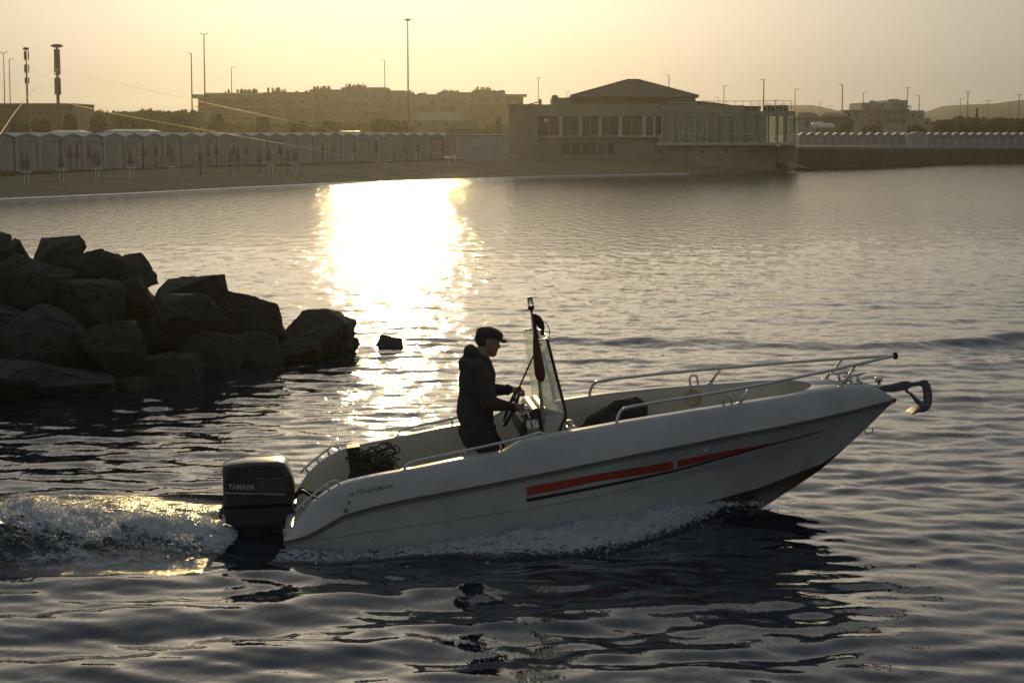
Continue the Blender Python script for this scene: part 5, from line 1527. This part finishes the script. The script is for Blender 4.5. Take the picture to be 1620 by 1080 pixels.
# and torn splashes thrown off the bow along the near side
N = 7500
sb = nr.beta(1.4, 2.6, N)
bxx = np.interp(sb, [0, 1], [2.0, -1.7]); byy = np.interp(bxx, [a for a, _ in HULL_WL], [b for _, b in HULL_WL])
db = np.abs(nr.normal(0, .24, N)) * np.interp(sb, [0, .3, 1], [.5, 1.25, 1.0])
hb_ = np.interp(sb, [0, .1, .3, .5, 1], [.04, .10, .10, .05, .02])
cl = fbm(bxx * 6, byy * 6 + db * 5, 4, 97); kp = cl > .47
fx = np.concatenate([fx, (bxx - .12 * db)[kp]]); fy = np.concatenate([fy, (byy - .02 - db)[kp]])
fz = np.concatenate([fz, (np.abs(nr.normal(0, 1, N)) * hb_ * .5 * np.exp(-(db / .45) ** 2) + .03 + hb_ * .5 * np.exp(-(db / .3) ** 2) + water_z(bxx, byy - db))[kp]])
V, F = [], []
for x, y, z in zip(fx, fy, fz):
    a = nr.normal(0, 1, 3); a /= np.linalg.norm(a)
    b = np.cross(a, nr.normal(0, 1, 3)); b /= np.linalg.norm(b)
    s_ = nr.uniform(.003, .0115)
    n0 = len(V)
    for k in range(5):
        t_ = k * 1.2566
        q = s_ * nr.uniform(.6, 1.2)
        V.append((x + (a[0]*math.cos(t_) + b[0]*math.sin(t_))*q, y + (a[1]*math.cos(t_) + b[1]*math.sin(t_))*q, z + (a[2]*math.cos(t_) + b[2]*math.sin(t_))*q))
    F.append((n0, n0+1, n0+2, n0+3, n0+4))
me = bpy.data.meshes.new("froth"); me.from_pydata(V, [], F)
tag(link("froth", me, M_flake), kind="stuff")

# bow wave and the foam that runs aft along the near side
n_s, n_d = 480, 80
sv = np.linspace(0, 1, n_s)                                # 0 forefoot .. 1 stern
hx = np.interp(sv, [0, 1], [2.02, -1.75])
hy = np.interp(hx, [a for a, _ in HULL_WL], [b for _, b in HULL_WL])
dv = np.linspace(-.10, 1.0, n_d)
Sg, Dg = np.meshgrid(sv, dv)
wid = np.interp(Sg, [0, .12, .3, .55, .8, 1], [.2, .45, .8, .85, .75, .6])
Xg = np.interp(Sg, sv, hx) - .12 * np.maximum(Dg, 0) * wid
Yg = np.interp(Sg, sv, hy) - Dg * wid
hgt = np.interp(Sg, [0, .06, .16, .3, .45, .6, .8, 1], [.04, .09, .12, .11, .08, .055, .045, .04])
dd = np.maximum(Dg, 0)
n1 = fbm(Xg * 5, Yg * 6, 5, 51)
Zg = water_z(Xg, Yg) + .012 + hgt * np.exp(-((dd - .15) / .42) ** 2) * (.45 + 1.1 * n1) + .075 * (fbm(Xg * 11, Yg * 11, 4, 52) - .5) * np.exp(-(dd / .36) ** 2) - .05 * sstep(.8, 1.0, dd) - .02 * (Dg < 0)
fo = .10 + .16 * np.exp(-((dd - .2) / .5) ** 2) - .42 * sstep(.55, 1.0, dd)
fo += np.interp(Sg, [0, .1, .35, .55, .8, 1], [-.10, .05, .08, -.02, -.10, -.12])
height_patch("bow_foam", Xg, Yg, Zg, fo, M_bowfoam)
pts, rad = [], []
for k in range(3000):
    s = nr.beta(1.4, 2.2)
    x = np.interp(s, [0, 1], [2.02, -1.7]); y0 = np.interp(x, [a for a, _ in HULL_WL], [b for _, b in HULL_WL])
    d = abs(nr.normal(0, .20)) * np.interp(s, [0, .3, 1], [.5, 1.2, 1.0])
    h = np.interp(s, [0, .1, .3, .5, 1], [.08, .20, .20, .11, .05])
    pts.append((x - .1 * d, y0 - .02 - d, abs(nr.normal(0, h * .55)) * math.exp(-(d / .45) ** 2) + .02)); rad.append(nr.uniform(.0015, .0048))
for k in range(260):
    pts.append((nr.normal(2.06, .06), nr.normal(16.0, .09), abs(nr.normal(0, .05)))); rad.append(nr.uniform(.002, .006))
drops("bow_spray", pts, rad)
# ---------------------------------------------------------------- trees
M_leaf = principled("pine_foliage", (.055, .065, .025), rough=.9, noise=(1.2, .4))
M_leaf2 = principled("shrub_foliage", (.06, .075, .03), rough=.9, noise=(1.2, .4))
M_bark = principled("bark", (.09, .06, .04), rough=.95, noise=(6, .3))
def crown_mesh(seed, kind, n=2400):
    r = np.random.RandomState(seed)
    lobes = []
    if kind == "umbrella":
        for k in range(9):
            a, q = r.uniform(0, 6.28), r.uniform(0, .68)
            lobes.append((q * math.cos(a), q * math.sin(a), .80 + r.uniform(-.05, .07), r.uniform(.24, .40), r.uniform(.10, .17)))
    elif kind == "round":
        for k in range(10):
            a, q = r.uniform(0, 6.28), r.uniform(0, .5)
            lobes.append((q * math.cos(a), q * math.sin(a), r.uniform(.18, .84), r.uniform(.28, .46), r.uniform(.16, .26)))
    else:
        for k in range(11):
            z = k / 10
            lobes.append((r.normal(0, .03), r.normal(0, .03), .1 + .85 * z, .17 * (1 - .75 * z) + .02, .1))
    V, F = [], []
    for i in range(n):
        cx, cy_, cz, rh, rv = lobes[r.randint(len(lobes))]
        d = r.normal(0, 1, 3); d /= np.linalg.norm(d)
        q = r.uniform(.45, 1.05) ** .6
        p = np.array([cx + d[0] * rh * q, cy_ + d[1] * rh * q, cz + d[2] * rv * q])
        s = r.uniform(.03, .075)
        a, b = r.normal(0, 1, 3), r.normal(0, 1, 3)
        a = a / np.linalg.norm(a) * s; b = b / np.linalg.norm(b) * s
        k = len(V)
        V += [tuple(p - a), tuple(p + b), tuple(p + a), tuple(p - b)]
        F.append((k, k + 1, k + 2, k + 3))
    me = bpy.data.meshes.new("crown")
    me.from_pydata(V, [], F)
    me.materials.append(M_leaf if kind != "round" else M_leaf2)
    return me, lobes
def trunk_mesh(lobes, kind, seed):
    r = random.Random(seed)
    mb = MB()
    hz = .74 if kind == "umbrella" else (.5 if kind == "round" else .8)
    mb.tube(smooth_path([(0, 0, -.05), (.02, .01, hz * .5), (0, 0, hz)], 4), [.05 - .003 * i for i in range(9)], 7)
    for cx, cy_, cz, rh, rv in lobes[:6]:
        mb.tube(smooth_path([(0, 0, hz * .75), (cx * .45, cy_ * .45, (hz * .75 + cz) / 2), (cx, cy_, cz)], 3), [.026 - .0028 * i for i in range(7)], 5)
    return mb.mesh("trunk")
VAR = {}
for kind in ("umbrella", "round", "cypress"):
    VAR[kind] = []
    for s in range(3):
        cm, lb = crown_mesh(60 + s, kind)
        tm = trunk_mesh(lb, kind, s); tm.materials.append(M_bark)
        VAR[kind].append((cm, tm))
def tree(kind, u, vtop, D, wpx, label, i, group, base=.9):
    if kind == "round" and wpx > 25: wpx *= 1.3
    z = VZ(vtop, D)
    root = empty({"umbrella": "umbrella_pine", "round": "leafy_tree", "cypress": "cypress"}[kind], (px_x(u, D), D, base), rz=i * 1.3, label=label, cat="tree", group=group)
    cm, tm = VAR[kind][i % 3]
    h = (z - base) / .97
    wd = wpx * D / FPX / (1.9 if kind != "cypress" else .42)
    for nm, me in (("crown", cm), ("trunk", tm)):
        o = bpy.data.objects.new(nm, me); COL.objects.link(o); o.parent = root
    root.scale = (wd, wd, h)
    return root
GL, GR = "pines behind the left cabins", "trees along the right shore"
WHERE = ["just right of the dark flat-roofed building", "second right of the flat-roofed building", "third right of the flat-roofed building", "fourth right of the flat-roofed building", "fifth from the flat-roofed building, mid-gap", "left of the small bump in the tree line", "forming the bump in the tree line", "right of the bump in the tree line", "third from the left end of the apartment block", "second from the left end of the apartment block", "against the left end of the apartment block"]
us = [122, 141, 160, 178, 197, 214, 236, 252, 268, 286, 304]
vs = [178, 178.5, 177.5, 180, 179.5, 180.5, 174.5, 177.5, 179, 176.5, 177]
for i, (u, v) in enumerate(zip(us, vs)):
    tree("umbrella", u, v, 250 + (i * 7) % 23, 33, "umbrella pine " + WHERE[i], i, GL)
for i, (u, v, D, w, lab) in enumerate(((152, 186, 200, 44, "leafy tree before the pines, left of the dark clump"), (158, 184, 190, 24, "dark leafy tree before the pines in the left gap"), (112, 188, 180, 34, "leafy tree at the foot of the wide telecom mast"), (200, 188, 205, 46, "leafy tree before the pines above the sixth cabin"), (236, 190, 205, 44, "leafy tree under the bump in the pines"), (278, 188, 206, 42, "leafy tree left of the tall double lamp"), (70, 192, 190, 40, "leafy tree between the two telecom masts"), (346, 182, 215, 34, "dark round tree before the left end of the apartment block"), (420, 190, 220, 26, "leafy tree before the apartment block under its first chimneys"), (24, 194, 190, 44, "leafy tree by the left photo edge before the flat-roofed building"))):
    tree("round", u, v, D, w, lab, i, "leafy trees behind the left cabins")
for i, (u, v, D, w, lab) in enumerate(((470, 194, 225, 44, "leafy tree below the middle of the apartment blocks"), (520, 193, 225, 46, "leafy tree behind the two white vans"), (600, 192, 226, 46, "leafy tree below the highest chimney rows"), (636, 193, 224, 40, "leafy tree left of the house with the pale lean roof"), (790, 186, 222, 17, "dark egg-shaped tree beside the left wall of the pavilion"), (745, 196, 222, 40, "leafy tree between the hut and the egg-shaped tree"))):
    tree("round", u, v, D, w, lab, i + 3, "leafy trees before the apartment blocks")
RW = ["just right of the low block by the hotel", "second right of the hotel's low block", "left of the thin cypress, lower one", "highest in the right tree line", "beside the thin cypress on its right", "third from the right end", "second from the right end", "cut by the right photo edge"]
for i, (u, v) in enumerate(((1486, 192), (1504, 190.5), (1519, 188), (1536, 186.5), (1556, 188), (1578, 188.5), (1600, 189.5), (1622, 189))):
    tree("umbrella" if i % 2 else "round", u, v, 300 + (i * 9) % 22, 34, "dark tree " + RW[i], i, GR)
for i, (u, v, w, lab) in enumerate(((1448, 198, 38, "leafy bush before the right end of the hotel"), (1497, 196, 44, "bushy tree low between the hotel and the right trees"), (1530, 197, 46, "bushy tree under the highest right trees"), (1572, 197, 48, "bushy tree left of the right photo edge"), (1612, 196, 46, "bushy tree at the right photo edge"), (1386, 200, 44, "leafy bush before the middle of the hotel"), (1342, 196, 34, "leafy bush before the left end of the hotel"))):
    tree("round", u, v, 245, w, lab, i + 1, GR)
tree("cypress", 1544.5, 177, 290, 7, "thin dark cypress rising from the right tree line", 0, None)
# the wood behind reads as one mass
def woodland(u0, u1, prof, D, seed, n):
    r = np.random.RandomState(seed)
    V, F = [], []
    for k in range(n):
        u = r.uniform(u0, u1)
        vt = interp(prof, u) + 1.6 * (vnoise(np.array([u * .11]), np.array([seed * 1.0]))[0] - .5) * 2
        z0, zt = .8, VZ(vt, D)
        z = z0 + (zt - z0) * r.uniform(0, 1) ** .75
        p = np.array([px_x(u, D), D + r.uniform(-4, 4), z])
        a, b = r.normal(0, 1, 3), r.normal(0, 1, 3); s = r.uniform(.18, .42); a *= s / np.linalg.norm(a); b *= s / np.linalg.norm(b)
        m = len(V); V += [tuple(p - a), tuple(p + b), tuple(p + a), tuple(p - b)]; F.append((m, m+1, m+2, m+3))
    me = bpy.data.meshes.new("woodland"); me.from_pydata(V, [], F)
    tag(link("woodland", me, M_leaf), kind="stuff")
woodland(108, 322, [(108, 182), (160, 179), (236, 178), (322, 179)], 285, 3, 9000)
woodland(330, 805, [(330, 196), (420, 199), (520, 197), (640, 200), (805, 199)], 262, 6, 9000)
woodland(1466, 1640, [(1466, 196), (1500, 192), (1530, 188.5), (1560, 190), (1640, 190)], 345, 4, 6000)
woodland(1262, 1345, [(1262, 190), (1345, 188)], 300, 5, 2500)
# clipped plants in boxes on the pavilion terrace
for i, (u0, u1, v, lab) in enumerate(((1176, 1206, 168.2, "dark clipped hedge on the pavilion roof terrace, left of the two"), (1212, 1250, 166.8, "dark clipped hedge on the pavilion roof terrace, right of the two"))):
    r = np.random.RandomState(5 + i)
    x0, x1, z0, z1 = PX(u0), PX(u1), PZ(176), PZ(v)
    V, F = [], []
    for k in range(1500):
        p = np.array([r.uniform(x0, x1), PD + 1.2 + r.uniform(0, .8), z0 + (z1 - z0) * r.uniform(.0, 1) ** .8])
        a, b = r.normal(0, 1, 3), r.normal(0, 1, 3); a *= .07 / np.linalg.norm(a); b *= .07 / np.linalg.norm(b)
        n = len(V); V += [tuple(p - a), tuple(p + b), tuple(p + a), tuple(p - b)]; F.append((n, n+1, n+2, n+3))
    rt = empty("terrace_hedge", ((x0 + x1) / 2, PD + 1.6, z0), label=lab, cat="hedge", group="hedges on the pavilion roof")
    me = bpy.data.meshes.new("foliage"); me.from_pydata([tuple(Vector(p) - rt.location) for p in V], [], F)
    link("foliage", me, M_leaf2, rt)
    MB().box(x0 + .05, x1 - .05, PD + 1.25, PD + 1.95, z0 - .02, z0 + .25, Matrix.Translation(-rt.location)).build("planter", M_brick, rt)

# ---------------------------------------------------------------- street lamps and masts
M_pole = principled("lamp_pole", (.14, .12, .10), rough=.55, noise=(3, .15))
def lamp(u, vt, h, kind, label, rpx=1.0, lean=0.0):
    """Lamp whose head is seen at (u, vt); h is the height of its head above the camera."""
    D = max(150.0, h * FPX / (HORIZ - vt))
    top = pix(u, vt, D)
    root = empty("mast_lamp" if kind == "ring" else "street_lamp", (top.x, D, .9), label=label, cat="street lamp", group="street lamps behind the beach")
    H = top.z - .9
    r = rpx * D / FPX * .5
    MB().tube([(0, 0, 0), (0, 0, H * .5), (0, 0, H)], [r * 1.35, r * 1.1, r * .75], 8).build("pole", M_pole, root, smooth=True)
    a = 6 * D / FPX
    hd = max(.10, .9 * D / FPX)
    def head(x0, x1, z0, z1, y=0):
        arm = MB().tube([(0, 0, H - .05), (x0 * .6, y, H - .02 + z0), (x1, y, H + z1)], [r * .6, r * .5, hd * .3], 6).build("arm", M_pole, root)
        MB().box(min(x0, x1), max(x0, x1), y - hd * .5, y + hd * .5, H + z1 - hd * .12, H + z1 + hd * .35).build("lamp_head", M_pole, root)
    if kind == "Y":
        head(-a * .5, -a * 1.15, 0, .25 * a); head(a * .5, a * 1.15, 0, .25 * a)
    elif kind == "T":
        head(-a * .3, -a * .8, 0, 0); head(a * .3, a * .8, 0, 0)
    elif kind == "R":
        head(a * .35, a * 1.1, 0, .02)
    elif kind == "L":
        head(-a * .35, -a * 1.1, 0, .02)
    elif kind == "ring":
        MB().lathe([(a * .25, -.12), (a * .75, -.05), (a * .75, .08), (a * .25, .18)], 16, Matrix.Translation((0, 0, H))).build("lamp_ring", M_pole, root)
        head(-a * .5, -a * 1.5, 0, 0); head(a * .5, a * 1.5, 0, 0)
    return root
lamp(5.5, 84, 12.5, "Y", "tall lamp with two raised arms nearest the left photo edge", 1.6)
lamp(14.5, 94, 12, "R", "lamp just right of the two-armed one at the left photo edge", 1.5)
lamp(302.5, 84.5, 12.5, "L", "lamp left of the tall double lamp by the apartment block end", 2.0)
lamp(322.5, 54.5, 14.5, "Y", "tall double-armed lamp at the left end of the apartment block", 2.0)
lamp(366, 106.5, 11, "R", "short lamp over the apartment roof near its left end", 1.4)
lamp(608.5, 95.5, 11.5, "L", "thin single lamp left of the tall mast lamp", 1.3)
lamp(645, 32, 15, "ring", "tallest mast lamp with a ring head above the apartments", 2.1)
lamp(851.5, 123.5, 9.5, "T", "lamp over the roof left of the hipped pavilion roof", 1.3)
lamp(896, 145, 9, "R", "tiny lamp at the left foot of the hipped roof", 1.0)
lamp(1058.5, 119, 9.5, "L", "lamp behind the right slope of the hipped roof", 1.5)
lamp(1145.5, 136, 9.5, "R", "lamp behind the roof terrace, left of the thickest one", 1.5)
lamp(1136.5, 155, 8, "L", "tiny far lamp just above the sloping awning of the terrace", .9)
lamp(1208.5, 126, 10, "L", "thickest lamp behind the roof terrace railing", 2.2)
lamp(1227, 158, 8, "T", "tiny lamp above the right hedge on the terrace", .9)
lamp(1258, 141, 9.5, "R", "lamp at the right end of the pavilion roof", 1.5)
lamp(1297, 161.5, 9, "R", "thin lamp above the pale rounded tank", 1.1)
lamp(1314, 168, 8, "T", "faint tiny lamp above the dark roofed low house", .7)
lamp(1333, 134, 9.5, "L", "thick lamp at the left end of the hotel", 2.0)
lamp(1349.5, 164.5, 8, "T", "faint tiny lamp between the thick lamp and the hotel top", .8)
lamp(1366, 146.5, 9, "R", "lamp at the left edge of the hotel roof rooms", 1.4)
lamp(1436, 139, 9.5, "T", "lamp at the right edge of the hotel roof rooms", 1.5)
lamp(1454.5, 151, 9, "L", "lamp over the right wing of the hotel", 1.6)
lamp(1475.5, 177, 8, "T", "faint short lamp over the low block by the hotel, left of three", .9)
lamp(1486.5, 180, 8, "T", "faint short lamp, middle of three right of the hotel", .8)
lamp(1498.5, 182, 8, "T", "faint short lamp, right of three right of the hotel", .8)
lamp(1519.5, 156, 9, "R", "lamp left of the tall two-headed one before the far hills", 1.3)
lamp(1531.5, 145.5, 9.5, "T", "tall two-headed lamp before the far hills", 2.0)
lamp(1563.5, 159, 9, "T", "lamp right of the thin cypress before the far hills", 1.5)
lamp(1597, 162.5, 9, "R", "lamp left of the last tall lamp before the far hills", 1.3)
lamp(1612.5, 150, 9.5, "T", "last tall lamp before the right photo edge", 1.8)
lamp(1617.5, 167, 9, "R", "short lamp touching the right photo edge", 1.2)

# two telecom masts at the left
M_ant = principled("antenna_panel", (.11, .10, .12), rough=.5, noise=(2, .1))
TD = 205.0
def tm_root(name, u, label):
    r = empty(name, (px_x(u, TD), TD, .9), label=label, cat="telecom mast"); return r
r = tm_root("telecom_mast", 93, "thick telecom mast with wide round cap and two panel drums")
Zt = lambda v: VZ(v, TD) - .9
P_ = TD / FPX
MB().tube([(0, 0, 0), (0, 0, Zt(150)), (0, 0, Zt(74))], [3.2 * P_, 2.6 * P_, 1.6 * P_], 14).build("pole", M_pole, r, smooth=True)
MB().lathe([(5.0 * P_, Zt(150)), (5.2 * P_, Zt(149.5)), (4.9 * P_, Zt(124)), (4.6 * P_, Zt(123.5))], 20).build("antenna_drum", M_ant, r, smooth=False)
MB().lathe([(4.9 * P_, Zt(118.5)), (5.1 * P_, Zt(118)), (4.6 * P_, Zt(78.5)), (4.3 * P_, Zt(78))], 20).build("antenna_drum", M_ant, r, smooth=False)
MB().lathe([(3.0 * P_, Zt(76)), (9.3 * P_, Zt(74.2)), (9.6 * P_, Zt(72.5)), (6 * P_, Zt(70.4)), (2 * P_, Zt(70))], 24).build("cap", M_pole, r, smooth=False)
r = tm_root("telecom_mast", 44.5, "slim telecom mast with three antenna clusters stacked at its top")
MB().tube([(0, 0, 0), (0, 0, Zt(135)), (0, 0, Zt(76))], [1.9 * P_, 1.5 * P_, .8 * P_], 10).build("pole", M_pole, r, smooth=True)
for v0, v1, w in ((81, 95, 3.4), (102.5, 115.5, 3.2), (123, 132, 3.0)):
    for k in range(3):
        a = k * 2.094 + .4
        x, y = math.cos(a) * w * P_, math.sin(a) * w * P_
        Mx = Matrix.Translation((x, y, 0)) @ Matrix.Rotation(a, 4, 'Z')
        MB().box(-.05, .05, -.085, .085, Zt(v1), Zt(v0), Mx).build("antenna", M_ant, r)
        MB().box(-w * P_ * .9, 0, -.02, .02, (Zt(v0) + Zt(v1)) / 2 - .02, (Zt(v0) + Zt(v1)) / 2 + .02, Mx).build("bracket", M_pole, r)
hd_ = MB()
for k in range(5):
    a = k * 1.2566
    hd_.box(-.13, .13, .05, .28, Zt(79.5), Zt(75.5), Matrix.Rotation(a, 4, 'Z'))
tag(hd_.build("spotlight", M_pole, r), None, None)

# ---------------------------------------------------------------- fishing lines across the bay
M_line = principled("fishing_line", (.50, .42, .28), rough=.45, spec=.6, noise=(.4, .1), Transmission_Weight=.0)
def line(pts, rr, label):
    P = smooth_path([pix(*p) for p in pts], 10)
    n = len(P)
    return tag(MB().tube(P, [float(np.interp(i / (n - 1) * (len(rr) - 1), range(len(rr)), rr)) for i in range(n)], 5).build("fishing_line", M_line, None, smooth=True), label, "fishing line", "fishing lines over the bay")
line([(-60, 78, 26), (120, 117, 42), (315, 160.5, 58), (550, 212, 80), (720, 248.5, 104), (872, 281.5, 136.5)], (.0006, .0022, .0055, .0125, .018, .018), "upper pale fishing line sloping across the apartment blocks into the bay")
line([(-60, 128, 26), (100, 162, 42), (224, 188, 58), (480, 234, 78), (650, 267, 104), (748, 285.5, 128.5)], (.0006, .0022, .005, .0125, .017, .017), "lower pale fishing line sloping across the left cabins into the bay")
line([(-40, 262, 24), (0, 212, 27), (22, 180, 29), (45, 152, 31), (68, 130, 33), (88, 115, 36)], (.006, .006, .0055, .005, .0045, .003), "pale curved line rising by the left photo edge before the slim mast")

# ---------------------------------------------------------------- haze over the bay
h = MB().box(-890, 890, -25, 1100, -1.2, 20.5).build("haze")
tag(h, kind="stuff")
hm = bpy.data.materials.new("sea_haze"); hm.use_nodes = True
nt = hm.node_tree; nt.nodes.clear()
ho = nt.nodes.new("ShaderNodeOutputMaterial"); pv = nt.nodes.new("ShaderNodeVolumePrincipled")
pv.inputs["Density"].default_value = HAZE_DENSITY
pv.inputs["Anisotropy"].default_value = HAZE_G
pv.inputs["Color"].default_value = (.95, .91, .84, 1)
nt.links.new(pv.outputs[0], ho.inputs["Volume"])
h.data.materials.append(hm)
